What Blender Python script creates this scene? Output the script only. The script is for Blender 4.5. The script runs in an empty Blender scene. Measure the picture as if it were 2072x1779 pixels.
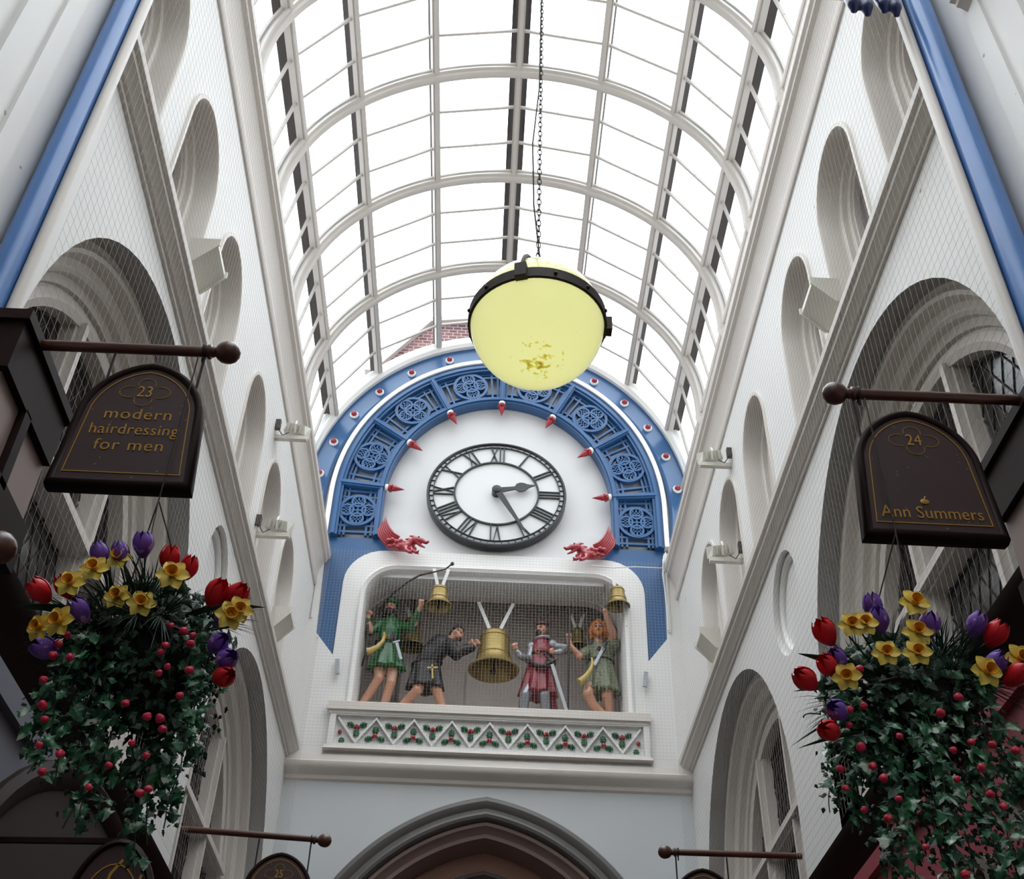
import bpy, bmesh, math, random
from mathutils import Vector, Matrix
random.seed(7)
PI = math.pi
S = bpy.context.scene
COL = S.collection

# ------------------------------------------------------------------ camera, world, exposure
cam = bpy.data.objects.new('camera', bpy.data.cameras.new('camera'))
COL.objects.link(cam)
CR = ((0.99886, 0.045, 0.0154), (-0.0407, 0.6421, 0.7655), (0.0246, -0.7653, 0.6432))
_r = Vector((CR[0][0], CR[1][0], CR[2][0])).normalized()
_u = -Vector((CR[0][1], CR[1][1], CR[2][1])).normalized()
_b = _r.cross(_u).normalized(); _u = _b.cross(_r).normalized()
cam.matrix_world = Matrix(((_r.x, _u.x, _b.x, 0), (_r.y, _u.y, _b.y, 0), (_r.z, _u.z, _b.z, 1.6), (0, 0, 0, 1)))
cam.data.sensor_width = 36; cam.data.lens = 40.78
cam.data.clip_start = 0.05; cam.data.clip_end = 200
S.camera = cam
W = bpy.data.worlds.new('overcast_sky'); S.world = W; W.use_nodes = True
_n = W.node_tree.nodes; _l = W.node_tree.links
_bg = _n['Background']; _tc = _n.new('ShaderNodeTexCoord'); _ns = _n.new('ShaderNodeTexNoise'); _cr = _n.new('ShaderNodeValToRGB')
_ns.inputs['Scale'].default_value = 1.6; _ns.inputs['Detail'].default_value = 3
_cr.color_ramp.elements[0].color = (0.90, 0.95, 1.0, 1); _cr.color_ramp.elements[1].color = (1, 1, 1, 1)
_l.new(_tc.outputs['Generated'], _ns.inputs['Vector']); _l.new(_ns.outputs['Fac'], _cr.inputs['Fac']); _l.new(_cr.outputs['Color'], _bg.inputs['Color'])
# overcast sky: bright zenith, dim low sky shut off by the buildings around
_sx = _n.new('ShaderNodeSeparateXYZ'); _mr = _n.new('ShaderNodeMapRange'); _l.new(_tc.outputs['Generated'], _sx.inputs[0]); _l.new(_sx.outputs['Z'], _mr.inputs['Value'])
_mr.inputs['From Min'].default_value = .25; _mr.inputs['From Max'].default_value = 1; _mr.inputs['To Min'].default_value = 1.0; _mr.inputs['To Max'].default_value = 5.0
_l.new(_mr.outputs['Result'], _bg.inputs['Strength'])
S.view_settings.view_transform = 'Standard'; S.view_settings.look = 'None'
S.view_settings.exposure = 0.42; S.view_settings.gamma = 1.0; S.view_settings.use_curve_mapping = False
cy = S.cycles
cy.use_denoising = True; cy.max_bounces = 8; cy.diffuse_bounces = 2; cy.glossy_bounces = 3
cy.transmission_bounces = 4; cy.transparent_max_bounces = 8; cy.caustics_reflective = False; cy.caustics_refractive = False
cy.sample_clamp_indirect = 6.0

# main dimensions (metres): arcade axis, wall planes, end wall
XL, XR, AX, YE = -2.20, 2.43, 0.10, 12.60

# ------------------------------------------------------------------ materials
def lin(c): return tuple(((v/255)/12.92 if v/255 <= .04045 else ((v/255+.055)/1.055)**2.4) for v in c)
MATS = {}
def mat(name, rgb, rough=.6, metal=0., noise=0., nscale=8., bump=0., spots=None, coat=0., trans=0., emis=0.):
    if name in MATS: return MATS[name]
    m = bpy.data.materials.new(name); m.use_nodes = True
    nt = m.node_tree; N = nt.nodes; L = nt.links; b = N['Principled BSDF']
    c = lin(rgb) + (1,)
    b.inputs['Base Color'].default_value = c; b.inputs['Roughness'].default_value = rough; b.inputs['Metallic'].default_value = metal
    if coat: b.inputs['Coat Weight'].default_value = coat; b.inputs['Coat Roughness'].default_value = .15
    tc = N.new('ShaderNodeTexCoord')
    src = None
    if noise:
        ns = N.new('ShaderNodeTexNoise'); ns.inputs['Scale'].default_value = nscale; ns.inputs['Detail'].default_value = 6
        L.new(tc.outputs['Object'], ns.inputs['Vector'])
        mx = N.new('ShaderNodeMix'); mx.data_type = 'RGBA'
        mx.inputs['A'].default_value = tuple(v*(1-noise) for v in c[:3]) + (1,); mx.inputs['B'].default_value = tuple(min(1, v*(1+noise)) for v in c[:3]) + (1,)
        L.new(ns.outputs['Fac'], mx.inputs['Factor']); src = mx.outputs['Result']
    if spots:
        sc, th, col = spots
        vo = N.new('ShaderNodeTexNoise'); vo.inputs['Scale'].default_value = sc; vo.inputs['Detail'].default_value = 2
        L.new(tc.outputs['Object'], vo.inputs['Vector'])
        rp = N.new('ShaderNodeValToRGB'); rp.color_ramp.elements[0].position = th; rp.color_ramp.elements[1].position = th + .03
        L.new(vo.outputs['Fac'], rp.inputs['Fac'])
        m2 = N.new('ShaderNodeMix'); m2.data_type = 'RGBA'
        if src: L.new(src, m2.inputs['A'])
        else: m2.inputs['A'].default_value = c
        m2.inputs['B'].default_value = lin(col) + (1,); L.new(rp.outputs['Color'], m2.inputs['Factor']); src = m2.outputs['Result']
    if src: L.new(src, b.inputs['Base Color'])
    if bump:
        bn = N.new('ShaderNodeTexNoise'); bn.inputs['Scale'].default_value = 40; L.new(tc.outputs['Object'], bn.inputs['Vector'])
        bp = N.new('ShaderNodeBump'); bp.inputs['Strength'].default_value = bump; bp.inputs['Distance'].default_value = .01
        L.new(bn.outputs['Fac'], bp.inputs['Height']); L.new(bp.outputs['Normal'], b.inputs['Normal'])
    MATS[name] = m
    return m
PAINT = mat('white_wall_paint', (240, 238, 235), .5, noise=.025, nscale=2.5, bump=.05, spots=(9, .76, (170, 160, 150)))
ENDP = mat('cool_grey_wall_paint', (208, 211, 212), .5, noise=.02, nscale=2, spots=(7, .78, (160, 155, 150)))
TRIMP = mat('white_trim_paint', (226, 218, 210), .42, noise=.04, nscale=6, bump=.03)
CLOCKW = mat('clock_wall_paint', (222, 222, 222), .4, noise=.015, nscale=2, spots=(7, .79, (165, 160, 155)))
ROOFP = mat('roof_rib_paint', (204, 197, 190), .4, noise=.05, nscale=7)
BLUE = mat('blue_gloss_paint', (44, 92, 142), .38, noise=.08, nscale=5, coat=.25)
BLUEN = mat('blue_arch_leg_paint', (72, 124, 192), .3, noise=.12, nscale=3, coat=.4)
DBLUE = mat('dark_blue_paint', (26, 36, 92), .35, coat=.3)
RED = mat('red_gloss_paint', (158, 26, 42), .32, noise=.12, nscale=20, coat=.4)
DARKW = mat('dark_stained_wood', (34, 17, 13), .6, noise=.25, nscale=14)
DARKW.node_tree.nodes['Principled BSDF'].inputs['Specular IOR Level'].default_value = .15
DARKB = mat('dark_brown_panel', (44, 30, 28), .7, noise=.1, nscale=4)
BROWNW = mat('brown_varnished_wood', (82, 44, 30), .35, noise=.3, nscale=25, coat=.3)
SIGNF = mat('sign_board_brown', (56, 32, 31), .5, noise=.15, nscale=30, spots=(60, .74, (120, 105, 95)))
GOLD = mat('gold_lettering', (176, 132, 52), .45, metal=.3)
BLACK = mat('clock_black_enamel', (26, 30, 34), .35, coat=.2)
GREENBLK = mat('clock_numeral_enamel', (24, 42, 38), .4)
LEAD = mat('dark_lead_capping', (62, 52, 50), .8, noise=.3, nscale=15)
IRON = mat('rusty_iron', (48, 38, 34), .6, metal=.4, noise=.4, nscale=30)
NETM = mat('netting_twine', (188, 180, 172), .8)
NETW = mat('pale_netting_twine', (206, 202, 198), .8)
CREAM = mat('cream_enamel', (222, 219, 206), .4)
SKIN = mat('painted_skin', (205, 150, 122), .33, noise=.12, nscale=10, coat=.25)
GRN = mat('green_painted_tunic', (22, 92, 42), .35, noise=.35, nscale=9, coat=.3)
BLKC = mat('black_painted_habit', (30, 26, 28), .5, noise=.3, nscale=9)
MAROON = mat('crimson_painted_surcoat', (128, 24, 42), .4, noise=.25, nscale=9, coat=.2)
MAIL = mat('silver_painted_mail', (150, 152, 156), .35, metal=.55, noise=.25, nscale=60, bump=.3)
OLIVE = mat('sage_painted_tunic', (118, 124, 100), .5, noise=.3, nscale=9, spots=(55, .6, (44, 46, 36)))
HAIRD = mat('dark_painted_hair', (38, 26, 24), .45, noise=.3, nscale=60, bump=.4)
HAIRG = mat('ginger_painted_hair', (186, 108, 32), .5, noise=.4, nscale=50, bump=.5)
HAIRB = mat('brown_painted_hair', (78, 44, 30), .5, noise=.3, nscale=50, bump=.4)
HORN = mat('painted_horn', (196, 168, 84), .35, coat=.3)
LEATH = mat('painted_leather', (40, 26, 26), .45)
SILV = mat('silver_painted_blade', (168, 171, 176), .3, metal=.5)
EYEM = mat('painted_eye', (30, 24, 24), .3)
BELLM = mat('dull_bronze', (150, 128, 72), .38, metal=.55, noise=.2, nscale=6)
NICHE = mat('niche_brown_paint', (238, 225, 218), .7, noise=.05, nscale=3)
LEAF = mat('holly_green_enamel', (34, 100, 62), .35, coat=.3)
GREYM = mat('grey_stone_paint', (108, 104, 102), .5, noise=.05, nscale=5)
PINKW = mat('dusky_pink_plaster', (212, 168, 150), .7, noise=.04, nscale=3)
SHOPG = mat('dark_grey_shop_paint', (116, 117, 128), .6, noise=.05, nscale=3)
SHOPM = mat('maroon_shop_fascia', (148, 58, 70), .5, noise=.04, nscale=3)
LETTERG = mat('grey_raised_letters', (112, 104, 94), .4)
MAUVE = mat('mauve_grey_paint', (150, 128, 122), .5, noise=.05, nscale=4)
BRICKC = None
def _brick():
    m = bpy.data.materials.new('outside_red_brick'); m.use_nodes = True; N = m.node_tree.nodes; L = m.node_tree.links
    t = N.new('ShaderNodeTexBrick'); tc = N.new('ShaderNodeTexCoord'); mp = N.new('ShaderNodeMapping'); mp.inputs['Rotation'].default_value = (PI/2, 0, 0)
    t.inputs['Color1'].default_value = lin((150, 108, 104)) + (1,); t.inputs['Color2'].default_value = lin((110, 78, 80)) + (1,); t.inputs['Mortar'].default_value = lin((190, 170, 165)) + (1,)
    t.inputs['Scale'].default_value = 3.4; t.inputs['Mortar Size'].default_value = .03
    L.new(tc.outputs['Object'], mp.inputs['Vector']); L.new(mp.outputs['Vector'], t.inputs['Vector']); L.new(t.outputs['Color'], N['Principled BSDF'].inputs['Base Color']); N['Principled BSDF'].inputs['Roughness'].default_value = .9
    return m
BRICKC = _brick()
def glassmat(name, tint, gloss):
    m = bpy.data.materials.new(name); m.use_nodes = True; N = m.node_tree.nodes; L = m.node_tree.links
    for n in list(N): N.remove(n)
    o = N.new('ShaderNodeOutputMaterial'); t = N.new('ShaderNodeBsdfTransparent'); g = N.new('ShaderNodeBsdfGlossy'); mx = N.new('ShaderNodeMixShader')
    t.inputs['Color'].default_value = tint + (1,); g.inputs['Roughness'].default_value = .12; mx.inputs['Fac'].default_value = gloss
    L.new(t.outputs[0], mx.inputs[1]); L.new(g.outputs[0], mx.inputs[2]); L.new(mx.outputs[0], o.inputs['Surface'])
    return m
ROOFGL = glassmat('roof_glass', (.93, .95, .96), .03)
WINGL = glassmat('window_glass', (.50, .52, .53), .12)
def leaded():
    m = bpy.data.materials.new('leaded_window_glass'); m.use_nodes = True; N = m.node_tree.nodes; L = m.node_tree.links
    b = N['Principled BSDF']; b.inputs['Base Color'].default_value = lin((118, 110, 110)) + (1,); b.inputs['Roughness'].default_value = .22; b.inputs['Specular IOR Level'].default_value = .7
    return m
WINDARK = leaded()

ROOMD = mat('dark_room_behind_glass', (128, 120, 118), .8, noise=.15, nscale=1.2)
FLOORM = mat('terracotta_floor_tiles', (104, 86, 74), .5, noise=.2, nscale=3)

# ------------------------------------------------------------------ object helpers
def tag(o, label=None, cat=None, group=None, kind=None):
    if label: o['label'] = label
    if cat: o['category'] = cat
    if group: o['group'] = group
    if kind: o['kind'] = kind
    return o
def empty(name, loc=(0, 0, 0), parent=None):
    o = bpy.data.objects.new(name, None); COL.objects.link(o); o.location = loc; o.empty_display_size = .1
    if parent: o.parent = parent
    return o
def ident(a, b, d): return (a, b, d)
def endm(y0=YE): return lambda a, b, d: (a, y0-d, b)
def leftm(x0=XL): return lambda a, b, d: (x0+d, a, b)
def rightm(x0=XR): return lambda a, b, d: (x0-d, a, b)
class MB:
    def __init__(s): s.v = []; s.f = []
    def add(s, vs, fs):
        n = len(s.v); s.v += [tuple(v) for v in vs]; s.f += [tuple(i+n for i in f) for f in fs]; return s
    def box(s, a, b):
        x0, y0, z0 = a; x1, y1, z1 = b
        return s.add([(x0,y0,z0),(x1,y0,z0),(x1,y1,z0),(x0,y1,z0),(x0,y0,z1),(x1,y0,z1),(x1,y1,z1),(x0,y1,z1)],
                     [(0,3,2,1),(4,5,6,7),(0,1,5,4),(1,2,6,5),(2,3,7,6),(3,0,4,7)])
    def obox(s, c, half, M=None):
        c = Vector(c); vs = []
        for k in (-1, 1):
            for (i, j) in ((-1,-1),(1,-1),(1,1),(-1,1)):
                p = Vector((i*half[0], j*half[1], k*half[2])); vs.append(c + (M @ p if M else p))
        return s.add(vs, [(0,3,2,1),(4,5,6,7),(0,1,5,4),(1,2,6,5),(2,3,7,6),(3,0,4,7)])
    def bar(s, p, q, w, h, up=(0, 0, 1)):
        p, q = Vector(p), Vector(q); d = (q-p); L = d.length; d.normalize(); u = Vector(up); x = d.cross(u)
        if x.length < 1e-5: x = d.cross(Vector((1, 0, 0)))
        x.normalize(); y = x.cross(d)
        return s.obox((p+q)/2, (w/2, L/2, h/2), Matrix((x, d, y)).transposed())
    def tube(s, pts, r, n=8, cap=True, closed=False):
        pts = [Vector(p) for p in pts]; m = len(pts)
        rs = r if isinstance(r, (list, tuple)) else [r]*m
        vs = []; ref = None
        for i, p in enumerate(pts):
            a = pts[(i-1) % m] if (closed or i > 0) else p; b = pts[(i+1) % m] if (closed or i < m-1) else p
            t = (b-a).normalized() if (b-a).length > 1e-9 else Vector((0, 0, 1))
            if ref is None:
                ref = t.orthogonal().normalized()
            x = (ref - t*ref.dot(t));
            if x.length < 1e-6: x = t.orthogonal()
            x.normalize(); ref = x; y = t.cross(x)
            for k in range(n):
                an = 2*PI*k/n; vs.append(p + (x*math.cos(an) + y*math.sin(an))*rs[i])
        fs = []
        for i in range(m if closed else m-1):
            for k in range(n):
                a = i*n+k; b = i*n+(k+1) % n; c = ((i+1) % m)*n+(k+1) % n; d = ((i+1) % m)*n+k
                fs.append((a, b, c, d))
        if cap and not closed:
            fs.append(tuple(range(n-1, -1, -1))); fs.append(tuple((m-1)*n+k for k in range(n)))
        return s.add(vs, fs)
    def lathe(s, prof, c, n=24, M=None, cap=True):
        c = Vector(c); vs = []; fs = []
        for (r, z) in prof:
            for k in range(n):
                a = 2*PI*k/n; p = Vector((r*math.cos(a), r*math.sin(a), z)); vs.append(c + (M @ p if M else p))
        for i in range(len(prof)-1):
            for k in range(n):
                fs.append((i*n+k, i*n+(k+1) % n, (i+1)*n+(k+1) % n, (i+1)*n+k))
        if cap and prof[0][0] > 1e-4: fs.append(tuple(range(n-1, -1, -1)))
        if cap and prof[-1][0] > 1e-4: fs.append(tuple((len(prof)-1)*n+k for k in range(n)))
        return s.add(vs, fs)
    def ball(s, c, r, n=12, sc=(1, 1, 1), M=None):
        c = Vector(c); vs = [Vector((0, 0, -1))]; fs = []; m = max(4, n//2)
        for i in range(1, m):
            ph = -PI/2 + PI*i/m
            for k in range(n): a = 2*PI*k/n; vs.append(Vector((math.cos(ph)*math.cos(a), math.cos(ph)*math.sin(a), math.sin(ph))))
        vs.append(Vector((0, 0, 1)))
        out = []
        for v in vs:
            p = Vector((v.x*sc[0]*r, v.y*sc[1]*r, v.z*sc[2]*r)); out.append(c + (M @ p if M else p))
        for k in range(n): fs.append((0, 1+(k+1) % n, 1+k))
        for i in range(m-2):
            for k in range(n): fs.append((1+i*n+k, 1+i*n+(k+1) % n, 1+(i+1)*n+(k+1) % n, 1+(i+1)*n+k))
        t = len(out)-1
        for k in range(n): fs.append((1+(m-2)*n+k, 1+(m-2)*n+(k+1) % n, t))
        return s.add(out, fs)
    def sweep(s, path, prof, M, closed=False, pclosed=True):
        """profile points (offset to the left of the path, depth) along a planar path, mapped by M(a,b,d)"""
        m = len(path); P = [Vector(p) for p in path]; vs = []
        for i in range(m):
            a = P[(i-1) % m] if (closed or i > 0) else None; b = P[(i+1) % m] if (closed or i < m-1) else None
            d1 = (P[i]-a).normalized() if a is not None else None; d2 = (b-P[i]).normalized() if b is not None else None
            if d1 is None: d1 = d2
            if d2 is None: d2 = d1
            n1 = Vector((-d1.y, d1.x)); n2 = Vector((-d2.y, d2.x)); nn = n1+n2
            nn = nn.normalized() if nn.length > 1e-6 else n1
            k = 1/max(.35, nn.dot(n1))
            for (o, d) in prof:
                q = P[i] + nn*(o*k); vs.append(M(q.x, q.y, d))
        k = len(prof); fs = []
        for i in range(m if closed else m-1):
            for j in range(k if pclosed else k-1):
                fs.append((i*k+j, i*k+(j+1) % k, ((i+1) % m)*k+(j+1) % k, ((i+1) % m)*k+j))
        if not closed and pclosed: fs.append(tuple(range(k-1, -1, -1))); fs.append(tuple((m-1)*k+j for j in range(k)))
        return s.add(vs, fs)
    def prism(s, poly, d0, d1, M):
        n = len(poly); vs = [M(a, b, d0) for a, b in poly] + [M(a, b, d1) for a, b in poly]
        return s.add(vs, [tuple(range(n-1, -1, -1)), tuple(range(n, 2*n))] + [(i, (i+1) % n, n+(i+1) % n, n+i) for i in range(n)])
    def build(s, name, m, parent=None, smooth=35, **kw):
        me = bpy.data.meshes.new(name); me.from_pydata(s.v, [], s.f); me.update()
        return finish(me, name, m, parent, smooth, **kw)
def finish(me, name, m, parent=None, smooth=35, weld=False, recalc=True, loc=None):
    bm = bmesh.new(); bm.from_mesh(me)
    if weld: bmesh.ops.remove_doubles(bm, verts=bm.verts, dist=1e-5)
    if recalc: bmesh.ops.recalc_face_normals(bm, faces=bm.faces)
    bm.to_mesh(me); bm.free()
    if smooth:
        for p in me.polygons: p.use_smooth = True
        me.set_sharp_from_angle(angle=math.radians(smooth))
    if m: me.materials.append(m)
    o = bpy.data.objects.new(name, me); COL.objects.link(o)
    if loc is not None:
        L = Vector(loc); me.transform(Matrix.Translation(-L)); o.location = L
    if parent:
        o.parent = parent
        if loc is None: me.transform(Matrix.Translation(-Vector(parent.location))) if parent.type == 'EMPTY' else None
    return o
def plate(name, outer, holes, t0, t1, M, m, parent=None, smooth=None):
    """flat slab with holes: filled 2D curve, then mapped into the world"""
    cu = bpy.data.curves.new('tmp', 'CURVE'); cu.dimensions = '2D'; cu.fill_mode = 'BOTH'; cu.extrude = .5
    for P in [outer]+list(holes):
        sp = cu.splines.new('POLY'); sp.points.add(len(P)-1); sp.use_cyclic_u = True
        for i, (a, b) in enumerate(P): sp.points[i].co = (a, b, 0, 1)
    o = bpy.data.objects.new('tmp', cu); COL.objects.link(o)
    dg = bpy.context.evaluated_depsgraph_get(); me = bpy.data.meshes.new_from_object(o.evaluated_get(dg))
    bpy.data.objects.remove(o); bpy.data.curves.remove(cu)
    for v in me.vertices:
        v.co = M(v.co.x, v.co.y, t1 if v.co.z > 0 else t0)
    me.name = name
    me.materials.clear()
    return finish(me, name, m, parent, smooth if smooth is not None else 30, weld=True)
def textmesh(name, body, size, M, m, parent, depth=.004, align='CENTER', xs=1., shear=0., spacing=1.):
    cu = bpy.data.curves.new('tmp', 'FONT'); cu.body = body; cu.size = size; cu.align_x = align; cu.align_y = 'CENTER'; cu.extrude = .5
    cu.shear = shear; cu.space_character = spacing; cu.resolution_u = 3
    o = bpy.data.objects.new('tmp', cu); COL.objects.link(o)
    dg = bpy.context.evaluated_depsgraph_get(); me = bpy.data.meshes.new_from_object(o.evaluated_get(dg))
    bpy.data.objects.remove(o); bpy.data.curves.remove(cu)
    for v in me.vertices: v.co = M(v.co.x*xs, v.co.y, depth if v.co.z > 0 else 0)
    me.name = name; me.materials.clear()
    return finish(me, name, m, parent, 30, weld=True)
def arc(cx, cz, rx, rz, a0, a1, n):
    return [(cx+rx*math.cos(math.radians(a0+(a1-a0)*i/n)), cz+rz*math.sin(math.radians(a0+(a1-a0)*i/n))) for i in range(n+1)]
def rrect(x0, z0, x1, z1, r, n=8, bottom=False):
    P = [(x0, z0), (x1, z0)] if not bottom else arc(x0+r, z0+r, r, r, 180, 270, n)+arc(x1-r, z0+r, r, r, 270, 360, n)
    return P + arc(x1-r, z1-r, r, r, 0, 90, n) + arc(x0+r, z1-r, r, r, 90, 180, n)
def struct(o): o['kind'] = 'structure'; return o
# ------------------------------------------------------------------ side walls
def tall_path(c, hw, zb, zt):            # round-headed window outline (counter-clockwise)
    return [(c-hw, zb), (c+hw, zb)] + arc(c, zt-hw*1.15, hw, hw*1.15, 0, 180, 18)
def big_path(c, r, zb, zc, zt):
    return [(c-r, zb), (c+r, zb)] + arc(c, zc, r, zt-zc, 0, 180, 32)
BIG = [0.97, 5.64, 10.30]
TALLL = [-.65, .55, 2.1, 3.93, 5.20, 6.47, 8.10, 9.38, 10.66]
TALLR = [-.65, .55, 2.1, 3.98, 5.25, 6.50, 8.20, 9.48, 10.62]
FL, FR = leftm(), rightm()
WINN = [0]
def side_wall(name, M, T, zt, sgn):
    holes = [big_path(c, 1.85, 4.0, 5.25, 7.12) for c in BIG]
    holes += [tall_path(c, .42, 7.42, zt) for c in T]
    rn = [arc(y, 6.72, .40, .44, 0, 360, 28)[:-1] for y in (8.0,)]
    outer = [(-5, 0), (YE+.5, 0), (YE+.5, 10.3), (-5, 10.3)]
    w = struct(plate(name, outer, holes+rn, -.5, 0, M, PAINT))
    for i, r in enumerate(rn):
        b = MB(); b.prism(r, -.3, -.09, M)
        b.sweep(r, [(0, -.09), (0, -.07), (.02, -.05), (.05, -.05), (.07, -.07), (.07, -.09)], M, closed=True)
        o = b.build('roundel_moulding', PAINT, w)
    # pilaster steps between the bays
    b = MB()
    for (y0, y1, d) in ((2.80, 3.46, .03), (3.02, 3.16, .05)):
        b.prism([(y0, 4.7), (y1, 4.7), (y1, 10.2), (y0, 10.2)], 0, d, M)
    b.build('pilaster', PAINT, w)
    return w
wl = side_wall('wall_left', FL, TALLL, 8.93, 1)
wr = side_wall('wall_right', FR, TALLR, 9.05, -1)
# mouldings of the openings, frames and glass
def win_big(c, M):
    WINN[0] += 1
    P = big_path(c, 1.85, 3.9, 5.25, 7.12)[1:]; P = P + [(c-1.85, 3.9)]
    w = struct(empty('window_%d' % WINN[0], M(c, 5.5, -.3)))
    b = MB()
    b.sweep(P, [(0, .0), (0, -.16), (.02, -.175), (.035, -.17), (.06, -.15), (.085, -.16), (.10, -.19), (.11, -.24), (.15, -.26), (.165, -.25), (.19, -.27), (.20, -.32), (.25, -.34), (.26, -.37), (.30, -.38), (.30, -.5), (0, -.5)], M)
    b.build('arch_moulding', TRIMP, w)
    b = MB()
    b.sweep(P, [(.28, -.42), (.28, -.36), (.34, -.34), (.39, -.36), (.39, -.5), (.28, -.5)], M)
    for y in (c-.52, c+.52):
        b.prism([(y-.05, 4), (y+.05, 4), (y+.05, 6.68), (y-.05, 6.68)], -.5, -.37, M)
        b.prism([(y-.025, 4), (y+.025, 4), (y+.025, 6.66), (y-.025, 6.66)], -.38, -.32, M)
    b.prism([(c-1.5, 5.62), (c+1.5, 5.62), (c+1.5, 5.74), (c-1.5, 5.74)], -.5, -.35, M)
    b.prism([(c-1.5, 5.65), (c+1.5, 5.65), (c+1.5, 5.71), (c-1.5, 5.71)], -.36, -.30, M)
    b.build('window_frame', TRIMP, w)
    G = big_path(c, 1.52, 4, 5.25, 6.78)
    b = MB(); b.prism(G, -.475, -.465, M); b.build('glass_pane', WINGL, w)
    # lead lattice
    b = MB()
    for k in range(-22, 23):
        for sg in (1, -1):
            y0 = c+k*.16; a = (y0, 4.0); q = (y0+sg*2.7*.55, 6.7)
            # clip to the arch
            pts = []
            for t in range(41):
                yy = a[0]+(q[0]-a[0])*t/40; zz = a[1]+(q[1]-a[1])*t/40
                ins = abs(yy-c) < 1.5 and (zz < 5.25 or ((yy-c)/1.52)**2+((zz-5.25)/1.53)**2 < .99)
                if ins: pts.append((yy, zz))
            if len(pts) > 1: b.bar(M(pts[0][0], pts[0][1], -.462), M(pts[-1][0], pts[-1][1], -.462), .008, .008)
    b.build('lead_lattice', LEAD, w)
    b = MB(); x = 2.2
    b.prism(big_path(c, 1.7, 3.9, 5.25, 6.9), -1.7, -1.65, M)
    b.prism([(c-1.7, 3.8), (c+1.7, 3.8), (c+1.7, 3.85), (c-1.7, 3.85)], -1.7, -.5, M)
    for y in (c-1.75, c+1.7): b.prism([(y, 3.85), (y+.05, 3.85), (y+.05, 7), (y, 7)], -1.7, -.5, M)
    b.prism([(c-1.75, 7), (c+1.75, 7), (c+1.75, 7.05), (c-1.75, 7.05)], -1.7, -.5, M)
    b.build('room_behind', ROOMD, w)
def win_tall(c, M, zt, glass=True):
    WINN[0] += 1
    w = struct(empty('window_%d' % WINN[0], M(c, 8.2, -.2)))
    P = tall_path(c, .42, 7.42, zt); P = P[1:]+[P[0]]
    b = MB()
    b.sweep(P, [(-.035, .0), (-.03, .02), (0, .02), (.012, 0), (.012, -.13), (.02, -.15), (.035, -.145), (.05, -.16), (.055, -.20), (.09, -.21), (.09, -.42), (0, -.42), (-.01, -.01)], M)
    b.build('arch_moulding', TRIMP, w)
    b = MB(); b.sweep(P, [(.085, -.30), (.085, -.23), (.12, -.23), (.12, -.30)], M)
    b.prism([(c-.34, 8.14), (c+.34, 8.14), (c+.34, 8.18), (c-.34, 8.18)], -.30, -.25, M)
    b.build('window_frame', TRIMP, w)
    b = MB(); b.prism(tall_path(c, .35, 7.42, zt-.07), -.29, -.28, M); b.build('glass_pane', WINDARK, w)
for M, T, zt in ((FL, TALLL, 8.93), (FR, TALLR, 9.05)):
    for c in BIG: win_big(c, M)
    for c in T: win_tall(c, M, zt)
# string course and top cornice on both walls (trim)
TN = [0]
def trim(b, m=TRIMP, sm=30):
    TN[0] += 1; return struct(b.build('trim_%d' % TN[0], m, None, sm))
def run(M, prof, y0, y1, m=TRIMP):
    b = MB(); n = len(prof)
    vs = [M(y0, z, d) for z, d in prof]+[M(y1, z, d) for z, d in prof]
    b.add(vs, [tuple(range(n-1, -1, -1)), tuple(range(n, 2*n))]+[(i, (i+1) % n, n+(i+1) % n, n+i) for i in range(n)])
    return trim(b, m)
STR = [(7.25, 0), (7.25, .02), (7.275, .025), (7.28, .045), (7.32, .08), (7.33, .10), (7.36, .105), (7.37, .13), (7.42, .135), (7.44, .12), (7.47, .0)]
CORN = [(9.58, 0), (9.58, .02), (9.61, .035), (9.65, .035), (9.68, .02), (9.71, .02), (9.78, .035), (9.87, .06), (9.93, .085), (9.95, .12), (9.98, .125), (10.0, .15), (10.06, .155), (10.08, .14), (10.2, .1), (10.3, 0)]
for M in (FL, FR):
    run(M, STR, 3.45, 12.58); run(M, CORN, 3.45, 12.55); run(M, CORN, -5, 3.25); run(M, STR, -5, 3.12 if M is FR else 2.75)
# ledges behind the cornice
for x0, x1 in ((XL-.5, XL-.02), (XR+.02, XR+.5)):
    b = MB(); b.box((x0, -5, 10.18), (x1, YE+.5, 10.27)); trim(b)
# floor; unseen closing wall added to keep sky light off the basket fronts
b = MB(); b.box((XL-.5, -5, -.1), (XR+.5, YE+4, 0)); struct(b.build('floor', FLOORM, None))
b = MB(); b.box((XL-.5, -5.2, 0), (XR+.5, -5, 14.2)); struct(b.build('wall_light_block', PAINT, None))

# ------------------------------------------------------------------ end wall
ME = endm()
def ogive(w, z0, z1, n=36):             # pointed arch: half width w at z0, apex z1 (list from right to left)
    h = z1-z0; R = (w*w+h*h)/(2*w); c = R-w
    a1 = math.atan2(h, c)
    right = [(AX-c+R*math.cos(a1*i/n), z0+R*math.sin(a1*i/n)) for i in range(n+1)]
    left = [(2*AX-x, z) for x, z in reversed(right[:-1])]
    return right+left
ar = ogive(1.89, 4.46, 6.70)
hole = [(AX-1.89, 0.02)] + [(AX+1.89, .02)] + ar
we = struct(plate('wall_end', [(XL-.5, 0), (XR+.5, 0), (XR+.5, 7.18), (XL-.5, 7.18)], [hole], -.6, 0, ME, ENDP))
pth = [(AX+1.89, 0.0)] + ar + [(AX-1.89, 0.0)]
b = MB(); b.sweep(pth, [(-.20, 0), (-.20, .03), (-.18, .06), (-.14, .075), (-.10, .06), (-.07, .03), (-.04, .03), (-.02, .05), (.0, .055), (.03, .04), (.05, .0), (.05, -.1), (-.2, -.02)], ME)
trim(b, GREYM)
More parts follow.
